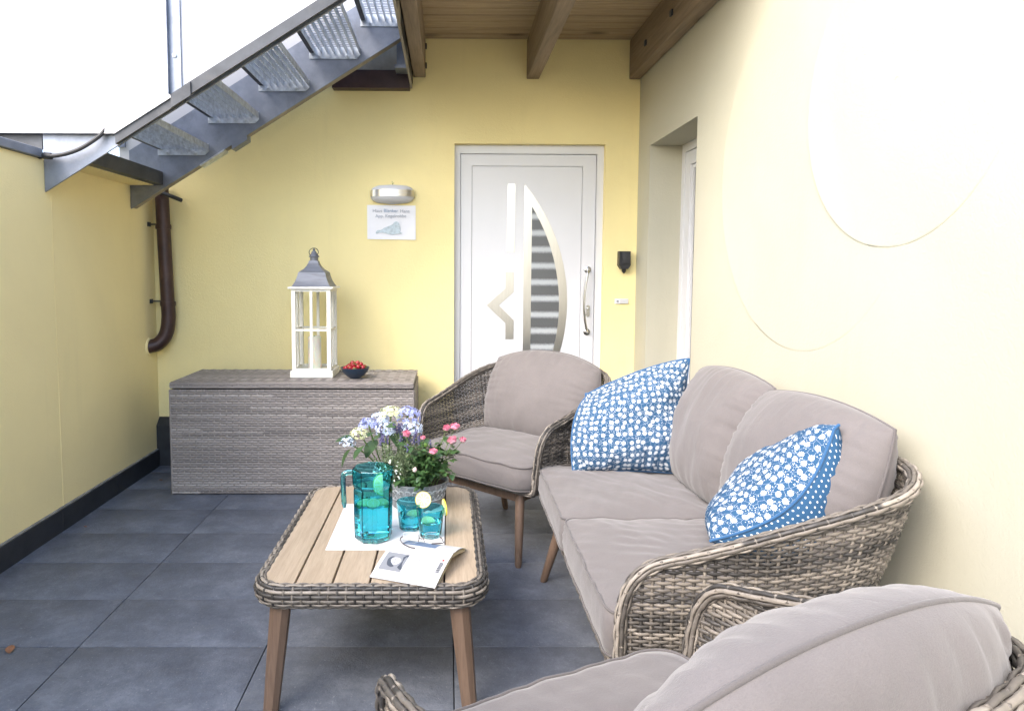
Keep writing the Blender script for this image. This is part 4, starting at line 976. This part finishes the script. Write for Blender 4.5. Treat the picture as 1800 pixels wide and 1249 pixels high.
for x, y, dx, dy in ((X0+.098, Y0+.062, -.038, -.012), (X1-.098, Y0+.062, .038, -.012), (X0+.098, Y1-.062, -.038, .012), (X1-.098, Y1-.062, .038, .012)):
    t = np.array([0, .5, .985, 1.0]); rr = np.array([.034, .030, .0245, .021])
    top, ft = np.array((x, y, ZT-.045)), np.array((x+dx, y+dy, 0))
    rot = rng.uniform(.1, .5)
    C = top+t[:, None]*(ft-top); e1 = np.array([math.cos(rot), math.sin(rot), 0]); e2 = np.array([-math.sin(rot), math.cos(rot), 0])
    MB().strip(C, rr[:, None]*e1, rr[:, None]*e2*.9, 8).build('leg', M['leg'], ct, smooth=20)

# ---- placemat
ZS = ZT+.0006
pmx = thing('placemat', 'white textured placemat lying on the coffee table under the jug and glasses', 'placemat', (-.21, 2.51, ZS))
MB().box(-.424, -.010, 2.281, 2.742, ZS, ZS+.0018, .0006).build('mat_sheet', M['mat'], pmx, smooth=0)
ZM = ZS+.0022
# ---- jug
def facet(mb, prof, nseg, facets, c, blend, m_=None):
    """prof: (r,z,k) k=1 fully faceted, k=0 round"""
    an = np.arange(nseg)*2*PI/nseg; P = []
    loc = (an+PI/facets) % (2*PI/facets)-PI/facets; pf = math.cos(PI/facets)/np.cos(loc)
    for r_, z, k in prof:
        rr = r_*(1+(pf*1.03-1)*k); P.append(np.column_stack([rr*np.cos(an), rr*np.sin(an), np.full(nseg, z)])+np.array(c))
    return mb.grid(np.array(P), True, True)
jx, jy = -.268, 2.385; JS = .89
jg = thing('glass_jug', 'teal octagonal glass jug of water on the white placemat', 'jug', (jx, jy, ZM))
jp = [(.001, .0, 1), (.058, .0, 1), (.066, .010, 1), (.0685, .10, 1), (.0690, .205, 1), (.0675, .215, 1), (.0725, .228, 1), (.0735, .262, 1), (.0735, .292, 1), (.0715, .295, 1),
      (.0690, .292, 1), (.0685, .232, 1), (.0640, .215, 1), (.0640, .10, 1), (.0620, .022, 1), (.056, .014, 1), (.001, .013, 1)]
jp = [(r_, z*JS, k_) for r_, z, k_ in jp]
b = facet(MB(), jp, 16, 8, (0, 0, 0), 0)
V = b.V[0].reshape(len(jp), 16, 3)
for r_ in range(6, 11):
    for a in range(16):
        d_ = V[r_, a, :2]/np.linalg.norm(V[r_, a, :2]); g_ = max(0, d_ @ np.array([math.cos(-.5), math.sin(-.5)]))**10
        V[r_, a, :2] += d_*g_*.012*(V[r_, a, 2]-.21*JS)/.085; V[r_, a, 2] += .004*g_
b.V[0] = V.reshape(-1, 3)
b.xf(Matrix.Translation((jx, jy, ZM)) @ Matrix.Rotation(R(-6), 4, 'Z'))
b.build('jug_body', M['teal'], jg, smooth=12)
MB().tube(smooth_path([(jx-.069, jy, ZM+.272*JS), (jx-.092, jy-.002, ZM+.272*JS), (jx-.106, jy-.003, ZM+.262*JS), (jx-.108, jy-.003, ZM+.235*JS), (jx-.106, jy-.003, ZM+.165*JS), (jx-.104, jy-.003, ZM+.128*JS)], 30), np.interp(np.linspace(0, 1, 30), [0, .9, 1], [.0095, .0095, .006]), 10).build('jug_handle', M['teal'], jg)
b = facet(MB(), [(.001, .0145, 1), (.055, .0155, 1), (.0612, .0235, 1), (.0631, .10, 1), (.0631, .146*JS, 1), (.001, .146*JS, 1)], 16, 8, (0, 0, 0), 0)
b.xf(Matrix.Translation((jx, jy, ZM)) @ Matrix.Rotation(R(-6), 4, 'Z')).build('water', M['water'], jg, smooth=12)
GR, GZ = 1.15, .75
def tumbler(x, y, label, rot):
    g_ = thing('tumbler_glass', label, 'glass', (x, y, ZM), 'teal tumblers on the placemat')
    pr_ = [(.001, 0, 1), (.030, 0, 1), (.034, .006, 1), (.0375, .05, 1), (.0405, .085, .9), (.0415, .094, .2), (.0432, .110, 0), (.0450, .140, 0), (.0443, .1415, 0), (.0432, .140, 0),
           (.0412, .110, 0), (.0385, .090, 0), (.0355, .05, 0), (.0325, .020, 0), (.028, .013, 0), (.001, .012, 0)]
    pr_ = [(r_*GR, z*GZ, k_) for r_, z, k_ in pr_]
    facet(MB(), pr_, 48, 10, (0, 0, 0), 0).xf(Matrix.Translation((x, y, ZM)) @ Matrix.Rotation(rot, 4, 'Z')).build('glass_body', M['teal'], g_, smooth=14)
    MB().lathe([(r_*GR, z*GZ) for r_, z in [(.001, .0135), (.0275, .0145), (.0319, .0215), (.0350, .05), (.0372, .076), (.001, .076)]], 40, (x, y, ZM)).build('water', M['water'], g_, smooth=40)
tumbler(-.062, 2.405, 'front teal glass tumbler with a lemon slice on its rim', .2)
tumbler(-.140, 2.475, 'rear teal glass tumbler beside the jug, with a lemon slice on its rim', .5)
def lemon(label, mat4, r_=.028, half=False, rind='rind'):
    t_ = thing('lemon_slice', label, 'lemon slice', local=True, group='lemon slices in the drinks'); t_.matrix_world = mat4
    a1 = PI if half else 2*PI; nn = 26; an = np.linspace(0, a1, nn, endpoint=half)
    def disc(r0, r1, h_):
        b = MB(); P = np.array([[(q*math.cos(a), q*math.sin(a), z) for a in an] for q, z in ((r0, h_), (r1, h_), (r1, -h_), (r0, -h_))])
        return b.grid(P, True, not half)
    disc(r_*.93, r_, .0024).build('rind', M[rind], t_, smooth=30, loc=(0, 0, 0))
    disc(r_*.82, r_*.929, .0022).build('pith', M['pith'], t_, smooth=30, loc=(0, 0, 0))
    fl = MB(); k = 4 if half else 9
    for i in range(k):
        a = (i+.5)*a1/k; wd = a1/k*.43
        fl.prism([(r_*.10*math.cos(a), r_*.10*math.sin(a))]+[(r_*.80*math.cos(a+q), r_*.80*math.sin(a+q)) for q in (-wd, -wd*.4, wd*.4, wd)], 'z', -.0021, .0021)
    fl.build('flesh', M['flesh'], t_, smooth=0, loc=(0, 0, 0))
    disc(.0002, r_*.825, .0014).build('membrane', M['pith'], t_, smooth=0, loc=(0, 0, 0))
def pose(x, y, z, nx, ny, nz, spin=0):
    n = Vector((nx, ny, nz)).normalized(); q = n.to_track_quat('Z', 'Y').to_matrix().to_4x4()
    return Matrix.Translation((x, y, z)) @ q @ Matrix.Rotation(spin, 4, 'Z')
lemon('round lemon slice facing forward on the rim of the rear tumbler', pose(-.090, 2.448, ZM+.120, .25, -1, .35), .030)
lemon('lemon slice seen edge on, on the right rim of the front tumbler', pose(-.010, 2.412, ZM+.104, 1, .25, .12), .030)
lemon('lemon slice floating in the front tumbler', pose(-.070, 2.400, ZM+.0585, .12, -.25, 1), .024, rind='lime')
lemon('lemon slice floating in the rear tumbler', pose(-.128, 2.470, ZM+.0590, -.1, -.2, 1), .024, rind='lime')
lemon('left lemon slice floating in the teal jug', pose(jx-.032, jy-.012, ZM+.148*JS, -.15, -.3, 1), .024, rind='lime')
lemon('middle lemon slice floating in the teal jug', pose(jx+.002, jy-.022, ZM+.151*JS, .05, -.35, 1), .025, rind='lime')
lemon('right lemon slice floating in the teal jug', pose(jx+.036, jy-.006, ZM+.148*JS, .25, -.25, 1), .023, rind='lime')
lemon('half lemon slice stuck upright inside the top of the teal jug', pose(jx+.038, jy-.030, ZM+.232*JS, -.35, -1, .15, R(95)), .038, True, 'lime')

# ---- book and glasses
bk = thing('open_book', 'open paperback book lying face down on the coffee table', 'book', (-.08, 2.12, ZT), local=True)
bk.location = (-.245, 2.068, ZT+.001); bk.rotation_euler.z = math.atan2(-.077, .209)
SL, PW, RH = .222, .165, .046                # spine length, panel width, ridge height
def sheet(y0, z0, y1, z1, th, sag, x0=0, x1=SL, n=33):
    q = np.linspace(0, 1, n); yy = y0+(y1-y0)*q; zz = z0+(z1-z0)*q+sag*np.sin(q*PI)
    top = np.array([[(x, a, c) for a, c in zip(yy, zz)] for x in (x0, x1)]); bt = top-np.array([0, 0, th])
    P = np.concatenate([top, bt[::-1]]); mb = MB().grid(P, True); k = n
    mb.add(np.concatenate([top[0], bt[0]]), [(i, i+1, k+i+1, k+i) for i in range(k-1)]); mb.add(np.concatenate([top[1], bt[1]]), [(i, i+1, k+i+1, k+i) for i in range(k-1)])
    return mb
def surf(y0, z0, y1, z1, sag): return lambda q: (y0+(y1-y0)*q, z0+(z1-z0)*q+sag*math.sin(q*PI))
c1 = (0.0, .004, PW*.955, RH, .006); c2 = (PW*.955+.012, RH, PW*1.86, .006, .008)
KW = dict(loc=(0, 0, 0))
sheet(*c1[:4], .0012, c1[4]).build('back_cover', M['paper'], bk, smooth=40, **KW)
sheet(PW*.955, RH, PW*.955+.012, RH, .0012, .002, n=5).build('spine', M['paper'], bk, smooth=40, **KW)
sheet(*c2[:4], .0012, c2[4]).build('front_cover', M['paper'], bk, smooth=40, **KW)
sheet(.002, .0026, PW*.955, RH-.0015, .0005, .006, .0005, SL-.0005).build('cover_lining', M['cover'], bk, smooth=40, **KW)
sheet(.010, .0016, PW*.96, RH-.003, .011, -.002, .003, SL-.003).build('page_block', M['pages'], bk, smooth=40, **KW)
sheet(PW*.965, RH-.003, PW*1.80, .012, .011, .002, .003, SL-.003).build('page_block', M['pages'], bk, smooth=40, **KW)
s1 = surf(*c1)
def printed(name, x0, x1, q0, q1, mat, lift=.0005, poly=None):
    qs = np.linspace(q0, q1, 17); lift += .0009; pts = np.array([[(x, *s1(q)) for q in qs] for x in (x0, x1)]); pts[..., 2] += lift
    if poly is None: return MB().grid(pts).build(name, mat, bk, smooth=0, **KW)
    V = [(x0+(x1-x0)*a, *s1(q0+(q1-q0)*b_)) for a, b_ in poly]; V = [(x, y_, z+lift) for x, y_, z in V]
    return MB().add(V, [tuple(range(len(V)))]).build(name, mat, bk, smooth=0, **KW)
# the cover photo is turned sideways: its top points to -x
printed('cover_photo', .012, .088, .22, .74, M['photo'])
head = smooth_path([(.30, .40), (.42, .30), (.60, .30), (.74, .38), (.80, .52), (.74, .66), (.60, .72), (.42, .70), (.31, .58)], 30, True)
def turned(p): return [(b_, 1-a) for a, b_ in p]
hair = smooth_path([(.22, .40), (.30, .24), (.48, .17), (.62, .22), (.50, .32), (.38, .44), (.34, .60), (.42, .74), (.30, .74), (.20, .58)], 30, True)
coat = [(.78, .20), (.92, .10), (1, .10), (1, .95), (.90, .93), (.80, .78), (.86, .55)]
printed('photo_head', .012, .088, .22, .74, M['skin'], .0009, [tuple(p) for p in head])
printed('photo_hair', .012, .088, .22, .74, M['inkdark'], .0012, [tuple(p) for p in hair])
printed('photo_coat', .012, .088, .22, .74, M['inkdark'], .0011, coat)
printed('photo_brow', .012, .088, .22, .74, M['inkdark'], .0013, [(.52, .40), (.55, .39), (.55, .47), (.52, .47)]); printed('photo_brow', .012, .088, .22, .74, M['inkdark'], .0013, [(.52, .54), (.55, .54), (.55, .62), (.52, .61)])
tl = MB()
for k in range(17):
    q = .20+k*.0325; xe = .190 if k % 5 != 4 else .150
    y_, z_ = s1(q); y2, z2 = s1(q+.011)
    xq = .096
    while xq < xe:
        wl = float(rng.uniform(.006, .016)); xe2 = min(xq+wl, xe); tl.add([(xq, y_, z_+.0014), (xe2, y_, z_+.0014), (xe2, y2, z2+.0014), (xq, y2, z2+.0014)], [(0, 1, 2, 3)]); xq = xe2+.0022
tl.build('blurb_text', M['ink'], bk, smooth=0, **KW)['kind'] = 'stuff'
bc = MB(); q = .36
while q < .64:
    dq = float(rng.choice([.012, .02, .034])); y_, z_ = s1(q); y2, z2 = s1(q+dq*.6); bc.add([(.199, y_, z_+.0014), (.212, y_, z_+.0014), (.212, y2, z2+.0014), (.199, y2, z2+.0014)], [(0, 1, 2, 3)]); q += dq
bc.build('barcode', M['inkdark'], bk, smooth=0, **KW)
printed('red_emblem', .200, .211, .70, .78, M['inkred'], .0006, [(.1, .2), (.5, 0), (.9, .2), (.7, .6), (1, .9), (.5, .75), (0, 1), (.3, .5)])
# picture print on the far cover
s2 = surf(*c2); qs = np.linspace(.12, .55, 6)
MB().grid(np.array([[(x, *s2(q)) for q in qs] for x in (.03, .15)])+np.array([0, 0, .0006])).build('cover_picture', M['bluepipe'], bk, smooth=0, **KW)
gl = thing('reading_glasses', 'rimless reading glasses with brown temples resting on the open book', 'glasses', local=True)
gl.location = (-.088, 2.232, ZT+.043); gl.rotation_euler = (R(-14), 0, R(-3))
for sx in (-1, 1):
    lp = [(sx*(.036+.0285*math.copysign(abs(math.cos(a))**.6, math.cos(a))), .0, .021+.0185*math.copysign(abs(math.sin(a))**.65, math.sin(a))) for a in np.linspace(0, 2*PI, 36, endpoint=False)]
    MB().prism([(p[0], p[2]) for p in lp], 'y', -.0009, .0009).build('lens', M['lens'], gl, smooth=30, **KW)
    MB().tube(lp, .0006, 5, closed=True).build('lens_edge', M['zinc'], gl, **KW)
    MB().tube(smooth_path([(sx*.064, 0, .024), (sx*.070, -.003, .020), (sx*.072, -.010, .014)], 12), .0019, 6).build('hinge', M['specframe'], gl, **KW)
    e = [(sx*.072, -.010, .014), (sx*.071+.014, -.05, .008), (sx*.066+.034, -.092, .004), (sx*.062+.052, -.128, .006)] if sx < 0 else [(.072, -.010, .014), (.078, -.03, .012), (.070, -.052, .012), (.040, -.070, .0125)]
    MB().tube(smooth_path(e, 24), np.linspace(.0015, .0022, 24), 7).build('temple', M['specframe'], gl, **KW)
    MB().tube(smooth_path([(sx*.009, 0, .030), (sx*.008, -.004, .018), (sx*.011, -.007, .008)], 10), .0016, 6).build('nose_pad', M['specframe'], gl, **KW)
MB().tube(smooth_path([(-.0095, 0, .020), (0, -.003, .0175), (.0095, 0, .020)], 12), .0016, 6).build('bridge', M['specframe'], gl, **KW)

# ================================================================== PLANTS ON THE TABLE
px_, py_ = -.125, 2.735
pt = thing('zinc_planter', 'oval grey zinc planter with embossed scrolls on the coffee table', 'planter', (px_, py_, ZT))
def oval_pot(r0, r1, z0, z1, ry): 
    an = np.linspace(0, 2*PI, 56, endpoint=False); P = []
    for r_, z in ((r0*.2, z0), (r0, z0), (r0*1.02, z0+.004), ((r0+r1)/2, (z0+z1)/2), (r1, z1-.004), (r1+.004, z1-.002), (r1+.004, z1+.003), (r1-.003, z1+.003), (r1-.006, z1-.02)):
        P.append(np.column_stack([px_+r_*np.cos(an), py_+r_*ry*np.sin(an), np.full(56, z)]))
    return np.array(P)
PH = .108
MB().grid(oval_pot(.100, .128, ZT+.001, ZT+PH, .82), False, True).build('pot_shell', M['potzinc'], pt, smooth=40)
an = np.linspace(0, 2*PI, 40, endpoint=False); MB().add([(px_+.122*math.cos(a), py_+.122*.82*math.sin(a), ZT+PH-.016) for a in an], [tuple(range(40))]).build('soil', M['soil'], pt, smooth=0)
em = MB()
def on_pot(a, h_):
    r_ = .100+.028*h_/PH+.0022; return (px_+r_*math.cos(a), py_+r_*.82*math.sin(a), ZT+h_)
for c in np.arange(R(200), R(350), R(13.5)):
    for s_ in (-1, 1):
        t = np.linspace(0, 1, 16); rad = .014*(1-.75*t); ph = 4.2*t
        em.tube([on_pot(c+s_*(.085+(rad_*math.cos(p)-.014)/.11), .078+rad_*math.sin(p)) for rad_, p in zip(rad, ph)], .0013, 5)
    em.tube([on_pot(c-.10+.2*q, .056+.009*math.sin(q*PI*2)) for q in np.linspace(0, 1, 12)], .0011, 5)
    for k in range(6): em.tube([on_pot(c+.018*math.cos(k), .094+.006*math.sin(k)), on_pot(c+.030*math.cos(k), .094+.010*math.sin(k))], .0016, 5)
em.build('embossed_scroll', pm('embossed_highlight', (.50, .52, .54), .4, .5), pt, smooth=60)
MB().tube([on_pot(a, .045) for a in np.linspace(0, 2*PI, 60, endpoint=False)], .0016, 5, closed=True).build('pressed_line', M['zinc'], pt)

def leaf_mesh(L, W, fold=.25, curl=.2, n=5):
    q = np.linspace(0, 1, n); wd = W*np.sin(np.clip(q, 0, 1)**.8*PI)**.85; wd[0] = W*.06; wd[-1] = W*.02
    zc = -curl*L*q*q; P = np.stack([np.stack([s_*wd, q*L, zc+abs(s_)*fold*wd], -1) for s_ in (-1, 0, 1)])
    return MB().grid(P)
def orient(p, d, roll):
    d = Vector(d).normalized(); z = Vector((0, 0, 1)); x = d.cross(z)
    if x.length < 1e-3: x = Vector((1, 0, 0))
    x.normalize(); u = x.cross(d); m_ = Matrix.Identity(4)
    for i, a in enumerate((x, d, u)):
        for j in range(3): m_[j][i] = a[j]
    m_.translation = p; return m_ @ Matrix.Rotation(roll, 4, 'Y')
# --- rose bush: stems, about 290 leaves, blossoms
rs = thing('rose_bush', 'miniature rose bush with small pink blossoms in the zinc planter', 'rose', local=True)
protos = [leaf_mesh(.033, .0125, .3, .25).build('leaf', M['rleaf'], rs, smooth=180, loc=(px_, py_-.03, ZT+.16)), leaf_mesh(.026, .0095, .35, .15).build('leaf', M['rleaf'], rs, smooth=180, loc=(px_, py_-.02, ZT+.16))]
nleaf = 2
extra = MB()
def add_leaf(p, d, roll, sc, k):
    global nleaf
    if nleaf >= 298:
        b = leaf_mesh(.030, .0115, .3, .2); b.xf(orient(Vector(p), d, roll) @ Matrix.Scale(sc, 4)); extra.add(b.V[0], b.F); nleaf += 1; return
    c = protos[k].copy(); COL.objects.link(c); c.matrix_local = orient(p, d, roll) @ Matrix.Scale(sc, 4); nleaf += 1
heads = [((.030, 2.665, .775), .017, 1), ((-.003, 2.66, .772), .016, .75), ((.020, 2.655, .722), .018, 1), ((.062, 2.675, .720), .014, .8), ((-.056, 2.62, .686), .015, 1), ((-.165, 2.66, .748), .0155, .9), ((-.098, 2.645, .737), .012, .5), ((-.128, 2.600, .620), .011, .35), ((-.086, 2.63, .712), .010, .2)]
stm = MB(); tips = []
for (hx, hy, hz_), hr, col in heads:
    bx0, by0 = px_+(hx-px_)*.35+.012, py_+(hy-py_)*.3
    pth = smooth_path([(bx0, by0, ZT+PH-.02), (bx0*.5+hx*.5+rng.normal(0, .008), by0*.45+hy*.55, (ZT+PH)*.5+hz_*.5-.01), (hx, hy, hz_)], 18); stm.tube(pth, np.linspace(.0022, .0013, 18), 5); tips.append(pth)
for k in range(60):
    a = rng.uniform(0, 2*PI); r_ = rng.uniform(.15, 1.0); ex = px_+.040+.115*r_*math.cos(a); ey = py_-.055+.080*r_*math.sin(a); ez = ZT+PH+rng.uniform(.0, .150)*(1.1-.5*r_)+(.025 if ex > px_+.05 else 0)
    pth = smooth_path([(px_+.02+.03*math.cos(a), py_+.03*math.sin(a), ZT+PH-.02), ((px_+ex)/2, (py_+ey)/2, (ZT+PH+ez)/2+.015), (ex, ey, ez)], 14); stm.tube(pth, .0013, 5); tips.append(pth)
stm.build('stem', M['stem'], rs, smooth=180, loc=(0, 0, 0))
order = list(range(len(tips))); passes = 0
while nleaf < 820 and passes < 12:
    for i in order:
        pth = tips[i]; n = len(pth); q = rng.uniform(.35, .98) if passes else .97
        if i < len(heads): q = min(q, .80)
        p = pth[int(q*(n-1))]; d0 = rng.normal(0, 1, 3); d0[2] = rng.normal(.15, .45); d0 = d0/np.linalg.norm(d0)
        rl = rng.uniform(-.8, .8); pet = p+d0*.016; sd_ = np.cross(d0, (0, 0, 1)); sd_ /= max(np.linalg.norm(sd_), 1e-6)
        add_leaf(pet, d0, rl, rng.uniform(.8, 1.2), 0)
        for s_ in (-1, 1): add_leaf(p+d0*.010, d0*.35+s_*sd_, rl*.5, rng.uniform(.75, 1.1), 1)
    passes += 1
o = extra.build('dense_foliage', M['rleaf'], rs, smooth=180, fix=False, loc=(0, 0, 0)); o['kind'] = 'stuff'
def rose_head(r_, fresh):
    b = MB(); an = np.linspace(0, 2*PI, 40, endpoint=False)
    for lay, (rr, h0, h1, nf) in enumerate(((1, -.5, .55, 5), (.78, -.4, .72, 5), (.55, -.3, .8, 4), (.30, -.2, .82, 3))):
        P = []
        for q in np.linspace(0, 1, 6):
            rad = r_*rr*(.35+.75*math.sin(q*PI*.62))*(1+.10*np.cos(an*nf+lay)); P.append(np.column_stack([rad*np.cos(an), rad*np.sin(an), np.full(40, r_*(h0+(h1-h0)*q))+r_*.09*np.sin(an*nf+lay)*q]))
        b.grid(np.array(P), False, True)
    return b
for (h, hr, fresh) in heads:
    d = Vector((rng.normal(0, .3), -.45+rng.normal(0, .15), .9)); mt4 = Matrix.Translation(h) @ d.to_track_quat('Z', 'Y').to_matrix().to_4x4()
    if fresh > .4:
        b = rose_head(hr*fresh**.5, fresh); b.xf(mt4); b.build('blossom', M['pink'], rs, smooth=60, loc=(0, 0, 0))
        b = MB().lathe([(0, -.75*hr), (.45*hr, -.55*hr), (.80*hr, -.15*hr), (.93*hr, .22*hr)], 14); b.xf(mt4); b.build('outer_petal', M['pinkpale'], rs, smooth=60, loc=(0, 0, 0))
    else:
        b = MB().lathe([(0, -.9*hr), (.7*hr, -.5*hr), (.85*hr, .1*hr), (.5*hr, .9*hr), (0, 1.3*hr)], 10); b.xf(mt4); b.build('bud', M['pinkpale'] if fresh > .3 else M['calyx'], rs, smooth=60, loc=(0, 0, 0))
    b = MB()
    for a in np.arange(0, 2*PI, 2*PI/5): b.add([(0, 0, -.8*hr), (.45*hr*math.cos(a-.45), .45*hr*math.sin(a-.45), -.62*hr), (1.15*hr*math.cos(a), 1.15*hr*math.sin(a), -.35*hr), (.45*hr*math.cos(a+.45), .45*hr*math.sin(a+.45), -.62*hr)], [(0, 1, 2, 3)])
    b.xf(mt4); b.build('sepal', M['calyx'], rs, smooth=0, loc=(0, 0, 0))
# --- lavender: thin grey green shoots
lv = thing('lavender', 'grey green lavender with thin shoots and dark buds in the zinc planter', 'lavender', local=True)
sh_ = MB(); bud = MB(); wf = MB()
for k in range(120):
    a = rng.uniform(0, 2*PI); r_ = math.sqrt(rng.uniform(0, 1)); bx0 = px_-.055+.055*r_*math.cos(a); by0 = py_+.005+.060*r_*math.sin(a)
    hgt = rng.uniform(.09, .235)*(1.1-.45*r_); ex = bx0+rng.normal(-.012, .03)+.055*r_*math.cos(a); ey = by0-.01+.05*r_*math.sin(a)+rng.normal(0, .015); ez = ZT+PH+hgt
    pth = smooth_path([(bx0, by0, ZT+PH-.02), ((bx0+ex)/2+rng.normal(0, .006), (by0+ey)/2, ZT+PH+hgt*.55), (ex, ey, ez)], 12)
    sh_.tube(pth, np.linspace(.0012, .0007, 12), 4)
    for j in range(2, 11):
        for s_ in range(3):
            d = Vector((rng.normal(0, 1), rng.normal(0, 1), rng.uniform(.5, 1.6))).normalized(); lf_ = leaf_mesh(rng.uniform(.016, .030)*(1.15-.05*j), .0017, .1, .15, 4)
            lf_.xf(orient(Vector(pth[j]), d, rng.uniform(0, 3))); sh_.add(lf_.V[0], lf_.F)
    if hgt > .15:
        for j in range(9):
            p = Vector((ex, ey, ez))+Vector((rng.normal(0, .0035), rng.normal(0, .0035), .0035*j)); bud.lathe([(0, -.0035), (.0028, -.001), (.0022, .003), (0, .0045)], 5, tuple(p))
for k in range(110):
    p = np.array((px_-.118, py_-.070, ZT+PH+.055))+rng.normal(0, 1, 3)*np.array((.026, .022, .024)); d = Vector(rng.normal(0, 1, 3)).normalized()
    lf_ = leaf_mesh(.012, .004, .2, .2, 4); lf_.xf(orient(Vector(p), d, rng.uniform(0, 3))); wf.add(lf_.V[0], lf_.F)
for b, nm, mt in ((sh_, 'foliage', 'lav'), (bud, 'flower_spike', 'lavbud'), (wf, 'white_blossom', 'white_fl')):
    o = b.build(nm, M[mt], lv, smooth=60, fix=False, loc=(0, 0, 0)); o['kind'] = 'stuff'
# --- hydrangea behind, in its own pot
hx0, hy0 = -.262, 2.86
hp_ = thing('plant_pot', 'small zinc pot of the blue hydrangea, hidden behind the teal jug', 'plant pot', (hx0, hy0, ZT))
MB().lathe([(0, .001), (.046, .001), (.058, .11), (.061, .113), (.057, .113), (.052, .095), (0, .095)], 30, (hx0, hy0, ZT)).build('pot_shell', M['zinc'], hp_, smooth=40)
hy = thing('hydrangea', 'blue and cream hydrangea behind the teal jug', 'hydrangea', local=True)
HH = [((-.170, 2.83, .785), .056, 'hblue'), ((-.238, 2.80, .800), .046, 'hcream'), ((-.285, 2.79, .780), .040, 'hpale'), ((-.330, 2.775, .758), .042, 'hblue'), ((-.365, 2.76, .725), .038, 'hcream'), ((-.415, 2.755, .690), .033, 'hpale'), ((-.255, 2.745, .745), .045, 'hpale'), ((-.150, 2.77, .742), .046, 'hpale')]
stm = MB()
for (c, r_, mt) in HH:
    stm.tube(smooth_path([(hx0+(c[0]-hx0)*.1, hy0, ZT+.10), ((hx0+c[0])/2, (hy0+c[1])/2, ZT+.19), (c[0], c[1], c[2])], 12), .003, 6)
    b = MB(); nfl = int(70*(r_/.05)**2)
    for k in range(nfl):
        i = k+.5; ph = math.acos(1-1.35*i/nfl); th = PI*(1+5**.5)*i
        nrm_ = Vector((math.sin(ph)*math.cos(th), math.sin(ph)*math.sin(th), math.cos(ph)))+Vector(rng.normal(0, .22, 3)); nrm_.normalize()
        p = Vector(c)+Vector((nrm_.x*r_, nrm_.y*r_, nrm_.z*r_*.72))*float(rng.uniform(.86, 1.06))
        q4 = Matrix.Translation(p) @ nrm_.to_track_quat('Z', 'Y').to_matrix().to_4x4() @ Matrix.Rotation(rng.uniform(0, 6), 4, 'Z'); sz = rng.uniform(.0075, .0105)
        for a in range(4):
            ca, sa = math.cos(a*PI/2), math.sin(a*PI/2); pts = [(0, 0, 0), (.55*sz*ca-.45*sz*sa, .55*sz*sa+.45*sz*ca, .002), (1.05*sz*ca, 1.05*sz*sa, -.001), (.55*sz*ca+.45*sz*sa, .55*sz*sa-.45*sz*ca, .002)]
            b.add([tuple(q4 @ Vector(x)) for x in pts], [(0, 1, 2, 3)])
    b.build('flower_head', M[mt], hy, smooth=0, fix=False, loc=(0, 0, 0))
stm.build('stem', M['stem'], hy, smooth=180, loc=(0, 0, 0))
bl_ = None
for p, d, s_ in (((-.40, 2.745, .665), (-.6, -.3, -.75), 1.0), ((-.385, 2.76, .705), (-1, -.2, .10), .95), ((-.345, 2.74, .680), (-.5, -.6, -.35), .9), ((-.30, 2.75, .735), (-.3, -.8, .15), .8), ((-.245, 2.73, .770), (.4, -.8, .2), .75), ((-.355, 2.77, .70), (-.9, -.5, .3), .8), ((-.30, 2.80, .69), (-.4, -.6, -.4), 1.1), ((-.22, 2.80, .72), (.2, -.7, -.2), 1.1), ((-.27, 2.86, .69), (-.7, .5, -.1), 1.1), ((-.17, 2.90, .70), (.6, .6, 0), 1.1)):
    if bl_ is None: bl_ = leaf_mesh(.085, .030, .18, .25, 7).build('leaf', M['hleaf'], hy, smooth=180, loc=(0, 0, 0)); o = bl_
    else: o = bl_.copy(); COL.objects.link(o)
    o.matrix_local = orient(Vector(p), d, rng.uniform(-.4, .4)) @ Matrix.Scale(s_, 4)
# ---- dry leaves on the floor
dl = None
for x, y, r_, s_, lb in ((-1.60, 2.375, .4, 1.2, 'curled brown dry leaf on the floor tiles near the bottom left corner'), (-1.965, 3.59, 1.2, .55, 'small brown dry leaf lying against the black skirting'), (-1.90, 4.42, 2, .6, 'tiny brown dry leaf on the floor beside the chest')):
    rt = thing('dry_leaf', lb, 'leaf', (x, y, .003), 'dry leaves on the floor', r_, local=True)
    if dl is None: dl = leaf_mesh(.040, .013, .5, -.15, 6).build('leaf_blade', M['dryleaf'], rt, smooth=180, loc=(0, 0, 0)); o = dl
    else: o = dl.copy(); COL.objects.link(o); o.parent = rt
    rt.scale = (s_, s_, s_)
